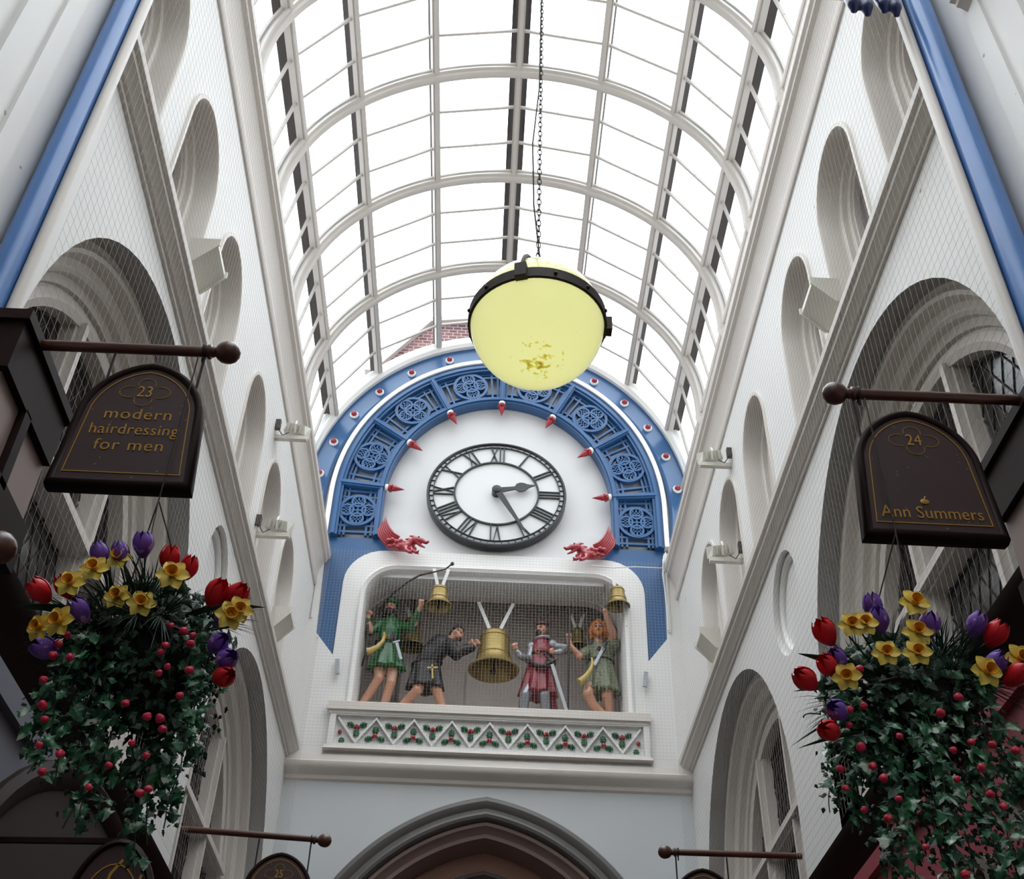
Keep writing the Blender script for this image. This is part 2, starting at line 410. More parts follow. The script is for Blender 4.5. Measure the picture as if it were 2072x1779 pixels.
b = MB(); b.sweep(pth, [(.04, -.05), (.07, -.02), (.10, -.03), (.12, -.08), (.16, -.12), (.20, -.13), (.20, -.6), (.04, -.6)], ME)
trim(b, MAUVE)
# passage vault behind the arch with its ribs
inn = ogive(1.69, 4.46, 6.48)
p2 = [(AX+1.69, 0)]+inn+[(AX-1.69, 0)]
b = MB(); b.sweep(p2, [(0, -.6), (0, -3.6), (-.05, -3.6), (-.05, -.6)], ME); trim(b, PINKW)
i2 = ogive(1.62, 5.0, 6.5)
for o0, o1, dd in ((0, .20, -.62), (.26, .62, -1.0)):
    b = MB(); b.sweep(p2, [(o0, dd), (o1, dd), (o1, dd-.3), (o0, dd-.3)], ME); trim(b, PINKW)
b = MB(); b.sweep(p2, [(.18, -.60), (.20, -.56), (.23, -.56), (.25, -.60), (.28, -.66), (.30, -.9), (.18, -.9)], ME); trim(b, GREYM)
for dd in (-1.5, -2.4):
    b = MB(); b.sweep(p2, [(0, dd), (.10, dd+.02), (.14, dd-.04), (.16, dd-.12), (.12, dd-.2), (0, dd-.22)], ME); trim(b, GREYM)
b = MB(); b.prism([(AX-1.8, 0), (AX+1.8, 0), (AX+1.8, 6.8), (AX-1.8, 6.8)], -3.7, -3.6, ME); trim(b, PINKW)
# cornice below the parapet
CE = [(7.02, 0), (7.04, .03), (7.08, .04), (7.10, .07), (7.13, .13), (7.16, .15), (7.20, .155), (7.22, .13), (7.30, .11), (7.34, .0)]
b = MB(); b.add([ME(XL, z, d) for z, d in CE]+[ME(XR, z, d) for z, d in CE], [tuple(range(9, -1, -1)), tuple(range(10, 20))]+[(i, (i+1) % 10, 10+(i+1) % 10, 10+i) for i in range(10)])
trim(b)
# parapet plate with the cut-off corners beside the niche
par = [(XL-.3, 7.18), (XR+.3, 7.18), (XR+.3, 10.3), (2.29, 10.3), (2.26, 9.02), (1.97, 8.64), (1.95, 7.95), (-1.77, 7.95), (-1.79, 8.54), (-2.08, 8.90), (-2.13, 10.3), (XL-.3, 10.3)]
b = MB(); b.prism(par, -.2, .06, ME); trim(b, PAINT)
b = MB()
for x in (-2.155, 2.31): b.prism([(x-.02, 9.1), (x+.0, 9.1), (x+.0, 10.2), (x-.02, 10.2)], .05, .085, ME); b.prism([(x-.045, 9.1), (x-.035, 9.1), (x-.035, 10.2), (x-.045, 10.2)], .05, .075, ME)
trim(b, PAINT)
# sill and splayed base of the triangle panel
b = MB(); b.prism([(-1.80, 7.84), (1.98, 7.84), (1.98, 7.93), (-1.80, 7.93)], -.1, .17, ME); b.prism([(-1.78, 7.80), (1.96, 7.80), (1.96, 7.84), (-1.78, 7.84)], -.1, .14, ME); b.prism([(-1.80, 7.93), (1.98, 7.93), (1.98, 7.955), (-1.80, 7.955)], -.1, .145, ME)
trim(b)
b = MB(); xs = (-1.80, 1.99)
v = []
for x, s in ((xs[0], 1), (xs[1], -1)):
    v += [ME(x+s*.03, 7.44, .05), ME(x+s*.03, 7.44, .10), ME(x, 7.36, .16), ME(x, 7.34, .05)]
b.add(v, [(0, 1, 2, 3), (7, 6, 5, 4), (0, 4, 5, 1), (1, 5, 6, 2), (2, 6, 7, 3), (3, 7, 4, 0)]); trim(b)
# triangle panel: raised frame, zig-zag ribs on recessed ground
ZT, ZB = 7.755, 7.455
X0, X1 = -1.66, 1.86
nz = 8; step = (X1-X0)/nz
b = MB(); b.prism([(X0-.12, 7.44), (X1+.12, 7.44), (X1+.12, 7.80), (X0-.12, 7.80)], .05, .075, ME)
b.sweep([(X0-.03, ZB-.02), (X1+.03, ZB-.02), (X1+.03, ZT+.03), (X0-.03, ZT+.03)], [(0, .07), (0, .13), (-.07, .13), (-.07, .07)], ME, closed=True)
trim(b, PAINT)
b = MB(); pts = [(X0, ZT)]
for i in range(nz): pts += [(X0+step*(i+.5), ZB), (X0+step*(i+1), ZT)]
b.sweep(pts, [(-.022, .07), (-.010, .125), (.010, .125), (.022, .07)], ME)
tri = trim(b, PAINT)
NI = [(X0+step*i, True) for i in range(1, nz)] 

# niche surround and inner box
OX0, OX1, OZ1, OR = -1.57, 1.76, 9.90, .42
opening = rrect(OX0, 7.86, OX1, OZ1, OR)
souter = rrect(-1.84, 7.7, 2.01, 10.16, .50)
sur = struct(plate('trim_90', souter, [opening], -.15, .05, ME, PAINT)); sur.name = 'trim_%d' % (TN[0]+1); TN[0] += 1
op_path = [(OX0, 7.9)]; op_path = [(OX1, 7.9)] + arc(OX1-OR, OZ1-OR, OR, OR, 0, 90, 8) + arc(OX0+OR, OZ1-OR, OR, OR, 90, 180, 8) + [(OX0, 7.9)]
b = MB(); b.sweep(op_path, [(-.05, .04), (-.045, .07), (-.02, .085), (.0, .07), (.02, .06), (.03, .03), (.035, -.15), (.045, -.5), (-.02, -.5), (-.05, -.14)], ME)
trim(b, PAINT)
# wall of the niche: reveal, ceiling, rear opening, back room
b = MB()
op2 = rrect(OX0+.03, 7.86, OX1-.03, OZ1-.03, OR); 
struct(plate('trim_%d' % (TN[0]+1), [(XL-.4, 7.3), (XR+.4, 7.3), (XR+.4, 10.6), (XL-.4, 10.6)], [rrect(OX0, 7.86, OX1, 9.86, .5)], -.62, -.5, ME, NICHE)); TN[0] += 1
b = MB()
b.box((XL-.4, YE+.62, 7.8), (XR+.4, YE+1.5, 7.92)); b.box((XL-.4, YE+.62, 10.5), (XR+.4, YE+1.5, 10.6))
b.box((XL-.4, YE+1.4, 7.9), (XR+.4, YE+1.5, 10.5)); b.box((XL-.4, YE+.62, 7.9), (XL-.3, YE+1.4, 10.5)); b.box((XR+.3, YE+.62, 7.9), (XR+.4, YE+1.4, 10.5))
b.box((-.22, YE+1.34, 7.9), (.50, YE+1.4, 9.25)); b.box((-1.1, YE+1.25, 7.9), (-.9, YE+1.4, 9.3))
trim(b, NICHE)
b = MB(); b.box((OX0-.3, YE-.02, 7.80), (OX1+.3, YE+.7, 7.92)); trim(b, NICHE)

# clock wall (white) and blue field behind the niche surround
b = MB(); b.prism([(XL-.4, 10.15), (XR+.4, 10.15)] + arc(.09, 11.0, 2.62, 2.97, 0, 180, 40), -.3, -.06, ME); trim(b, CLOCKW)
b = MB(); b.prism([(-1.4, 9.8), (1.5, 9.8), (1.5, 10.6), (-1.4, 10.6)], -.2, -.02, ME); trim(b, CLOCKW)
# white rim between blue ring and glass
def ell(rx, rz, a0=0, a1=180, n=60, c=.09, z=11.0): return arc(c, z, rx, rz, a0, a1, n)
rim = ell(2.64, 2.97, -20, 200, 64)
b = MB(); b.sweep(rim, [(.02, -.06), (.02, .10), (-.03, .13), (-.06, .13), (-.09, .10), (-.16, .10), (-.22, .05), (-.22, -.3), (.02, -.3)], ME); trim(b, PAINT)

# ------------------------------------------------------------------ vaulted glass roof
RC = (AX, 11.5); RG = 2.60
roof = struct(empty('ceiling', (AX, 5, 14)))
angs = [-92+23*i for i in range(9)]
def rp(a, r): a = math.radians(a); return (RC[0]+r*math.sin(a), RC[1]+r*math.cos(a))
ribs = [YE-.02-1.567*i for i in range(12)]
for i, y in enumerate(ribs):
    if y < -5: break
    if i > 0:
        b = MB(); P = [rp(-94+188*k/48, 2.55) for k in range(49)]
        Mr = lambda a, bb, d, y=y: (a, y-d, bb)
        b.sweep(P, [(.05, -.075), (.02, -.075), (.01, -.055), (-.01, -.055), (-.02, -.075), (-.045, -.075), (-.055, -.045), (-.085, -.035), (-.095, -.02), (-.095, .02), (-.085, .035), (-.055, .045), (-.045, .075), (-.02, .075), (-.01, .055), (.01, .055), (.02, .075), (.05, .075)], Mr)
        b.build('rib', ROOFP, roof)
    if y-1.5 > -5:
        for t in (1/3, 2/3):
            b = MB(); yy = y-1.567*t
            for k in range(8):
                p, q = rp(angs[k], 2.575), rp(angs[k+1], 2.575)
                b.bar((p[0], yy, p[1]), (q[0], yy, q[1]), .03, .03)
                m = ((p[0]+q[0])/2, yy, (p[1]+q[1])/2); b.ball(m, .022, 6)
            b.build('glazing_bar', ROOFP, roof)
for k, a in enumerate(angs):
    p = rp(a, 2.56); q = rp(a, 2.52); up = (p[0]-RC[0], 0, p[1]-RC[1])
    b = MB(); b.bar((p[0], -5, p[1]), (p[0], YE+.05, p[1]), .085, .08, up); b.bar((q[0], -5, q[1]), (q[0], YE+.05, q[1]), .05, .05, up)
    b.build('purlin', ROOFP, roof)
    w_ = .05 if a else .22; h_ = .10 if a else .05; rr = 2.67 if a else 2.72
    p = rp(a, rr); b = MB(); b.bar((p[0], -5, p[1]), (p[0], YE+.05, p[1]), w_, h_, up); b.build('lead_cap', LEAD, roof)
for k in range(8):
    p, q = rp(angs[k], RG), rp(angs[k+1], RG); n = ((p[0]+q[0])/2-RC[0], (p[1]+q[1])/2-RC[1]); l = math.hypot(*n); n = (n[0]/l*.008, n[1]/l*.008)
    b = MB(); v = []
    for y in (-5, YE+.05):
        v += [(p[0], y, p[1]), (q[0], y, q[1]), (q[0]+n[0], y, q[1]+n[1]), (p[0]+n[0], y, p[1]+n[1])]
    b.add(v, [(0, 1, 2, 3), (7, 6, 5, 4), (0, 4, 5, 1), (1, 5, 6, 2), (2, 6, 7, 3), (3, 7, 4, 0)]); b.build('glass_pane', ROOFGL, roof, None)
# brick gable outside, beyond the end of the roof
b = MB(); b.prism([(-2.1, 15.2), (-1.2, 16.35), (-.2, 16.5), (.9, 16.2), (1.6, 15.0), (1.6, 11), (-2.1, 11)], 0, .3, endm(14.8)); 
o = b.build('gable_wall', BRICKC, None); tag(o, 'red brick gable seen through the glass above the clock arch', 'building')
b = MB(); b.prism([(-2.25, 15.1), (-1.22, 16.45), (-.2, 16.62), (1.0, 16.3), (1.75, 15.0), (1.6, 15.0), (.9, 16.2), (-.2, 16.5), (-1.2, 16.35), (-2.1, 15.1)], -.1, .4, endm(14.8)); b.build('coping', ROOFP, o)
# ------------------------------------------------------------------ blue clock arch
def F(u, s, d=0.):
    """band coordinates: u degrees round the arch (negative = straight leg), s 0 inner edge .. 1 outer edge"""
    rx = 1.57+.60*s; rz = 1.83+.67*s
    if u < 0: return (.09+rx, 11.0+u*.0378, d)
    if u > 180: return (.09-rx, 11.0-(u-180)*.0378, d)
    return (.09+rx*math.cos(math.radians(u)), 11.0+rz*math.sin(math.radians(u)), d)
arch = empty('clock_arch', (.09, YE, 11.0))
tag(arch, 'blue openwork horseshoe arch round the white clock wall', 'arch')
YA = endm(YE)
def P3(u, s, d): a, b, _ = F(u, s); return YA(a, b, d)
def band(u0, u1, s0, s1, d0, d1, n=40):
    b = MB(); vs = []; fs = []
    for i in range(n+1):
        u = u0+(u1-u0)*i/n
        for s, d in ((s0, d0), (s0, d1), (s1, d1), (s1, d0)): vs.append(P3(u, s, d))
    for i in range(n):
        for j in range(4): fs.append((i*4+j, i*4+(j+1) % 4, (i+1)*4+(j+1) % 4, (i+1)*4+j))
    fs += [(3, 2, 1, 0), (n*4, n*4+1, n*4+2, n*4+3)]
    return b.add(vs, fs)
b = band(-17, 197, -.06, .09, -.05, .11, 80); b.add(*[(lambda m: (m.v, m.f))(band(-17, 197, -.015, .045, .10, .135, 80))][0]); b.build('inner_rim', BLUE, arch)
b = band(-17, 197, .87, 1.07, -.05, .11, 80); b.add(*(lambda m: (m.v, m.f))(band(-17, 197, .93, 1.0, .10, .135, 80))); b.build('outer_rim', BLUE, arch)
b = band(-17, 197, 1.07, 1.17, -.05, .14, 80); b.build('white_band', PAINT, arch)
DIV = [-17, 5, 33, 61, 90, 119, 147, 175, 197]
for u in DIV[1:-1]:
    b = MB(); p, q = P3(u, -.03, .07), P3(u, .96, .07); b.bar(p, q, .085, .11, (0, -1, 0)); b.bar((p[0], p[1]-.06, p[2]), (q[0], q[1]-.06, q[2]), .04, .035, (0, -1, 0))
    b.build('divider', BLUE, arch)
def strip(b, pts, w, d0, d1, closed=False):
    b.sweep(pts, [(-w/2, d0), (-w/2, d1), (w/2, d1), (w/2, d0)], YA, closed=closed)
for i in range(8):
    u0, u1 = DIV[i], DIV[i+1]; um = (u0+u1)/2
    ua, ub = u0+2.2, u1-2.2
    pan = empty('fret_panel', P3(um, .5, .05), None)
    b = MB(); g = .03
    def line(s0, ua_, ub_): return [F(ua_+(ub_-ua_)*k/6, s0)[:2] for k in range(7)]
    for s_ in (.15, .26, .74, .83): strip(b, line(s_, u0+.8, u1-.8), g, .0, .05)
    for u_ in (ua, ua+2.6, ub-2.6, ub): strip(b, [F(u_, .08)[:2], F(u_, .9)[:2]], g, .0, .052)
    c = Vector(F(um, .49)[:2]); t = (Vector(F(um+3, .49)[:2])-Vector(F(um-3, .49)[:2])).normalized(); n = Vector((-t.y, t.x))
    def loc(x, y): q = c + t*x + n*y; return (q.x, q.y)
    for (x, y) in ((1, 0), (-1, 0)): pass
    bracket = b.build('fret_bars', BLUE, None)
    R_ = .235
    r = MB()
    circ = [loc(R_*math.cos(a*PI/16), R_*math.sin(a*PI/16)) for a in range(32)]
    strip(r, circ, .04, .01, .085, True)
    circ = [loc(.105*math.cos(a*PI/12), .105*math.sin(a*PI/12)) for a in range(24)]
    strip(r, circ, .028, .01, .09, True)
    for k in range(4):
        a = PI/2*k; ca, sa = math.cos(a), math.sin(a)
        def L2(x, y): return loc(x*ca-y*sa, x*sa+y*ca)
        lobe = [L2(.065+.085*math.cos(q*PI/8)+.075, .085*math.sin(q*PI/8)) for q in range(16)]
        strip(r, lobe, .026, .01, .088, True)
        strip(r, [L2(.02, 0), L2(.23, 0)], .022, .01, .08)
        for yy in (-.045, .045): strip(r, [L2(.10, yy), L2(.20, yy)], .02, .01, .08)
        strip(r, [L2(.15, -.08), L2(.15, .08)], .022, .01, .08)
    q = loc(0, 0); r.ball(YA(q[0], q[1], .06), .032, 8)
    # panel is one part of the arch: its bars carry the rosette as a sub-part
    bracket.name = 'fret_panel'; 
    bpy.data.objects.remove(pan)
    bracket.parent = arch; bracket.data.transform(Matrix.Translation(-arch.location))
    ro = r.build('rosette', BLUE, None); ro.parent = bracket; ro.data.transform(Matrix.Translation(-arch.location))
# legs and lower blocks
for sx, mir in ((1, False), (-1, True)):
    pr = [(-2.13, 8.25), (-1.55, 8.25), (-1.55, 9.90), (-1.0, 9.98), (-1.0, 10.17), (-1.15, 10.19), (-1.30, 10.26), (-1.42, 10.40), (-1.50, 10.62), (-2.13, 10.62)] if mir else \
         [(2.31, 8.25), (1.73, 8.25), (1.73, 9.90), (1.18, 9.98), (1.18, 10.17), (1.33, 10.19), (1.48, 10.26), (1.60, 10.40), (1.68, 10.62), (2.31, 10.62)]
    low = [(x, z) for x, z in pr if z < 10.35 or abs(x-.09) > 1.5][:]
    b = MB(); b.prism([(x, min(z, 10.36)) for x, z in pr], -.1, .02, YA); b.build('leg', BLUE, arch)
# outer blue band with beads
b = MB(); vs = []; fs = []; n = 80
def G(u, s): rx = 2.33+.30*s; rz = 2.60+.36*s; return (.09+rx*math.cos(math.radians(u)), 11.0+rz*math.sin(math.radians(u)))
for i in range(n+1):
    u = -16+212*i/n
    for s, d in ((0, -.08), (0, .04), (.1, .06), (.2, .04), (1, .04), (1, -.08)): a, c = G(u, s); vs.append(YA(a, c, d))
for i in range(n):
    for j in range(6): fs.append((i*6+j, i*6+(j+1) % 6, (i+1)*6+(j+1) % 6, (i+1)*6+j))
b.add(vs, fs); b.build('outer_band', BLUE, arch)
MY = Matrix.Rotation(PI/2, 4, 'X').to_3x3()
for u in (8, 20, 32, 44, 57, 71, 84.5, 97, 109, 123, 136, 148, 160, 172):
    a, c = G(u, .5)
    b = MB(); b.ball(YA(a, c, .075), .042, 12); o = b.build('bead', RED, arch)
    b = MB(); b.lathe([(.064, 0), (.064, .02), (.05, .035), (.036, .035), (.036, 0)], YA(a, c, .035), 18, MY); k = b.build('collar', PAINT, None); k.parent = o; k.data.transform(Matrix.Translation(-arch.location))
for u in DIV[1:-1]:
    p = Vector(P3(u, -.06, .10)); q = Vector(P3(u, -.5, .10)); d = (q-p).normalized()
    M3 = d.to_track_quat('Z', 'Y').to_matrix()
    b = MB(); b.lathe([(.03, 0), (.058, .03), (.05, .055), (.036, .065), (.045, .09), (.03, .14), (.012, .20), (0, .235)], p+d*.03, 12, M3)
    for k in range(4):
        a = k*PI/2; w = M3 @ Vector((math.cos(a)*.05, math.sin(a)*.05, .05)); b.ball(p+d*.03+w, .02, 6)
    o = b.build('spike', RED, arch)
    b = MB(); b.lathe([(.03, -.01), (.045, 0), (.05, .02), (.045, .035), (.03, .04)], p, 12, M3); k = b.build('collar', PAINT, None); k.parent = o; k.data.transform(Matrix.Translation(-arch.location))

# ------------------------------------------------------------------ clock
YC = 12.45
CC = (.065, 11.11); CA, CB = .945, .872
clock = empty('clock', (CC[0], YC, CC[1])); tag(clock, 'large white clock dial with black rings and Roman numerals', 'clock')
MC = lambda a, b, d: (CC[0]+CA*a, YC-d, CC[1]+CB*b)
circ = [(math.cos(PI*k/48), math.sin(PI*k/48)) for k in range(96)]
b = MB(); b.prism([(x*.97, z*.97) for x, z in circ], -.14, -.02, MC); b.build('dial', CLOCKW, clock)
b = MB(); b.sweep(circ, [(0, -.13), (0, -.01), (.01, .012), (.03, .012), (.045, -.005), (.045, -.02), (.02, -.13)], MC, closed=True); b.build('outer_ring', BLACK, clock)
b = MB()
for r_, w_ in ((.905, .009), (.60, .024)): b.sweep([(x*r_, z*r_) for x, z in circ], [(-w_/2, -.02), (-w_/2, .008), (w_/2, .008), (w_/2, -.02)], MC, closed=True)
b.build('chapter_ring', GREENBLK, clock)
b = MB()
for k in range(60):
    a = PI*k/30; c_, s_ = math.cos(a), math.sin(a); w_ = .007
    b.prism([(c_*.90-s_*w_/2, s_*.90+c_*w_/2), (c_*.97-s_*w_/2, s_*.97+c_*w_/2), (c_*.97+s_*w_/2, s_*.97-c_*w_/2), (c_*.90+s_*w_/2, s_*.90-c_*w_/2)], -.02, .004, MC)
b.build('minute_track', GREENBLK, clock)
NUM = ['XII', 'I', 'II', 'III', 'IIII', 'V', 'VI', 'VII', 'VIII', 'IX', 'X', 'XI']
for h, txt in enumerate(NUM):
    a = PI/2-PI*h/6; up = Vector((math.cos(a), math.sin(a))); rt = Vector((math.sin(a), -math.cos(a)))
    wd = {'I': .055, 'V': .12, 'X': .12}; tot = sum(wd[c] for c in txt); x = -tot/2; b = MB(); r0, r1 = .612, .898
    def seg(xa, ra, xb, rb, w):
        p = up*ra+rt*xa; q = up*rb+rt*xb; dd = (q-p).normalized(); nn = Vector((-dd.y, dd.x))*w/2
        b.prism([tuple(p-nn), tuple(q-nn), tuple(q+nn), tuple(p+nn)], -.02, .006, MC)
    for c in txt:
        w = wd[c]; m = x+w/2
        if c == 'I': seg(m, r0, m, r1, .017)
        elif c == 'V': seg(m, r0, x+.015, r1, .018); seg(m, r0, x+w-.015, r1, .009)
        else: seg(x+w-.015, r0, x+.015, r1, .018); seg(x+.015, r0, x+w-.015, r1, .009)
        x += w
    b.build('numeral', GREENBLK, clock)
def hand(name, ang, prof, d):
    a = math.radians(ang); up = Vector((math.sin(a), math.cos(a))); rt = Vector((up.y, -up.x))
    L = [up*r-rt*w for r, w in prof]+[up*r+rt*w for r, w in reversed(prof)]
    b = MB(); b.prism([tuple(v) for v in L], d, d+.02, MC); return b.build(name, BLACK, clock)
hand('minute_hand', 151.7, [(-.02, .045), (.1, .043), (.3, .036), (.60, .024), (.80, .016), (.88, .004)], .07)
hand('hour_hand', 76.5, [(-.02, .05), (.1, .042), (.22, .030), (.27, .028), (.31, .075), (.36, .085), (.41, .072), (.46, .035), (.50, .02), (.56, .003)], .04)
b = MB(); b.lathe([(.065, -.06), (.065, .09), (.05, .105), (.0, .11)], (CC[0], YC, CC[1]), 20, MY); b.build('boss', BLACK, clock)

# ------------------------------------------------------------------ remeshed organic solids
def organic(name, mb, m, parent=None, voxel=.012, smooth=2, base=None):
    me = bpy.data.meshes.new(name); me.from_pydata(mb.v, [], mb.f)
    bm = bmesh.new(); bm.from_mesh(me); bmesh.ops.recalc_face_normals(bm, faces=bm.faces); bm.to_mesh(me); bm.free()
    o = bpy.data.objects.new(name, me); COL.objects.link(o)
    r = o.modifiers.new('r', 'REMESH'); r.mode = 'VOXEL'; r.voxel_size = voxel
    if smooth: s = o.modifiers.new('s', 'SMOOTH'); s.iterations = smooth; s.factor = .5
    dg = bpy.context.evaluated_depsgraph_get(); m2 = bpy.data.meshes.new_from_object(o.evaluated_get(dg))
    o.modifiers.clear(); o.data = m2; bpy.data.meshes.remove(me); m2.name = name
    for p in m2.polygons: p.use_smooth = True
    m2.materials.clear(); m2.materials.append(m)
    if parent: o.parent = parent; m2.transform(Matrix.Translation(-Vector(base if base is not None else parent.location)))
    return o
def capsule(b, pts, rs, n=10):
    """tube with round ends and balls at the joints"""
    b.tube(pts, list(rs), n)
    for p, r in zip(pts, rs): b.ball(p, r, n)
    return b
# ------------------------------------------------------------------ dragons at the feet of the arch
def dragon(sx, cx, label):
    o = empty('dragon_carving', (cx+sx*1.2, YE-.12, 10.3)); tag(o, label, 'carving', 'winged dragon carvings at the feet of the clock arch')
    f = lambda x, z, d=.10: (cx+sx*x, YE-d-.02, z)
    b = MB()
    for k in range(7):      # wing feathers, each its own curved quill
        t = k/6; L_ = lambda p, q, dd=0: f(p[0]+(q[0]-p[0])*t, p[1]+(q[1]-p[1])*t, .10+.012*k+dd)
        b = MB(); capsule(b, [L_((1.33, 10.17), (1.26, 10.28)), L_((1.45, 10.21), (1.34, 10.32), .02), L_((1.535, 10.33), (1.40, 10.40), .02), L_((1.555, 10.42), (1.44, 10.49), .01), L_((1.53, 10.52), (1.475, 10.62))], [.020, .017, .016, .013, .003], 8) if False else b.tube([L_((1.33, 10.17), (1.26, 10.28)), L_((1.45, 10.21), (1.34, 10.32), .02), L_((1.535, 10.33), (1.40, 10.40), .02), L_((1.555, 10.42), (1.44, 10.49), .01), L_((1.53, 10.52), (1.475, 10.62))], [.020, .019, .017, .012, .002], 8)
        b.build('wing_feather', RED, o, 60)
    b = MB()
    capsule(b, [f(1.40, 10.20, .08), f(1.28, 10.17, .13), f(1.18, 10.14, .16), f(1.10, 10.15, .2), f(1.06, 10.19, .24), f(1.03, 10.18, .28)], [.04, .07, .065, .05, .046, .045])
    capsule(b, [f(1.03, 10.18, .28), f(.96, 10.15, .31), f(.90, 10.11, .32), f(.875, 10.12, .33)], [.042, .034, .022, .018])
    capsule(b, [f(1.03, 10.15, .28), f(.97, 10.085, .29), f(.915, 10.05, .30)], [.03, .018, .010])
    capsule(b, [f(1.05, 10.21, .25), f(1.08, 10.27, .22), f(1.13, 10.29, .20)], [.026, .020, .008])
    capsule(b, [f(1.09, 10.19, .22), f(1.13, 10.24, .2), f(1.18, 10.25, .18)], [.028, .022, .008])
    for q in ((1.16, 10.1), (1.08, 10.1)):
        capsule(b, [f(q[0], q[1], .2), f(q[0]-.01, 10.03, .25), f(q[0]-.06, 9.99, .27)], [.04, .026, .022])
        for w in (-.02, 0, .02): capsule(b, [f(q[0]-.06, 9.99, .27), f(q[0]-.10, 9.98+w, .29+w)], [.012, .006], 6)
    for k in range(7): b.ball(f(1.40-.055*k, 10.21+.02*(k % 2)-.006*k, .19), .036, 8); b.ball(f(1.38-.055*k, 10.13-.004*k+.02*(k % 2), .18), .03, 8)
    organic('body', b, RED, o, .008, 0)
    b = MB(); b.ball(f(1.0, 10.195, .325), .012, 8); b.build('eye', EYEM, o)
    return o
dragon(-1, .09, 'red winged dragon carving at the left foot of the blue arch')
dragon(1, .09, 'red winged dragon carving at the right foot of the blue arch')

# ------------------------------------------------------------------ holly panel
hp = empty('holly_panel', (.1, YE-.1, 7.6)); tag(hp, 'row of green holly leaves with red berries in the white triangle panel', 'relief')
def holly_leaf(b, c, ang, L):
    pr = [(0, .0), (.12, .16), (.2, .34), (.34, .20), (.5, .42), (.62, .24), (.8, .34), (.84, .14), (1, 0)]
    P = pr + [(x, -y) for x, y in reversed(pr[1:-1])]; ca, sa = math.cos(ang), math.sin(ang)
    pts = [(c[0]+L*(x*ca-y*sa), c[1]+L*(x*sa+y*ca)) for x, y in P]
    mid = [(c[0]+L*x*ca, c[1]+L*x*sa) for x in (0, .12, .2, .34, .5, .62, .8, .84, 1)]
    m = len(P); vs = [ME(x, z, .075) for x, z in pts] + [ME(x, z, .10) for x, z in pts] + [ME(x, z, .118) for x, z in mid]
    fs = [(i, (i+1) % m, m+(i+1) % m, m+i) for i in range(m)] + [tuple(range(m-1, -1, -1))]
    for i in range(8):
        fs.append((m+i, m+i+1, 2*m+i+1, 2*m+i)); j = (m-i) % m; j2 = m-i-1
        fs.append((m+j, 2*m+i, 2*m+i+1, m+j2))
    b.add(vs, fs)
def sprig(x, z, dirs):
    b = MB(); 
    for a in dirs: holly_leaf(b, (x+.032*math.cos(a), z+.032*math.sin(a)), a, .092)
    o = b.build('holly_sprig', LEAF, hp)
    b = MB(); b.ball(ME(x, z, .11), .026, 10); b.ball(ME(x+.022, z-.012, .105), .02, 8); b.ball(ME(x-.02, z-.014, .105), .02, 8)
    k = b.build('berry', RED, None); k.parent = o; k.data.transform(Matrix.Translation(-hp.location))
for i in range(nz):
    sprig(X0+step*(i+.5), 7.655, (math.radians(20), math.radians(160), -PI/2))
    if i > 0: sprig(X0+step*i, 7.545, (PI/2, math.radians(-22), math.radians(202)))
for x, s in ((X0+.03, 1), (X1-.03, -1)):
    b = MB(); holly_leaf(b, (x+s*.03, 7.52), -PI/2 if s < 0 else -PI/2, .085); o = b.build('holly_sprig', LEAF, hp)
    b = MB(); b.ball(ME(x, 7.585, .10), .026, 10); k = b.build('berry', RED, None); k.parent = o; k.data.transform(Matrix.Translation(-hp.location))
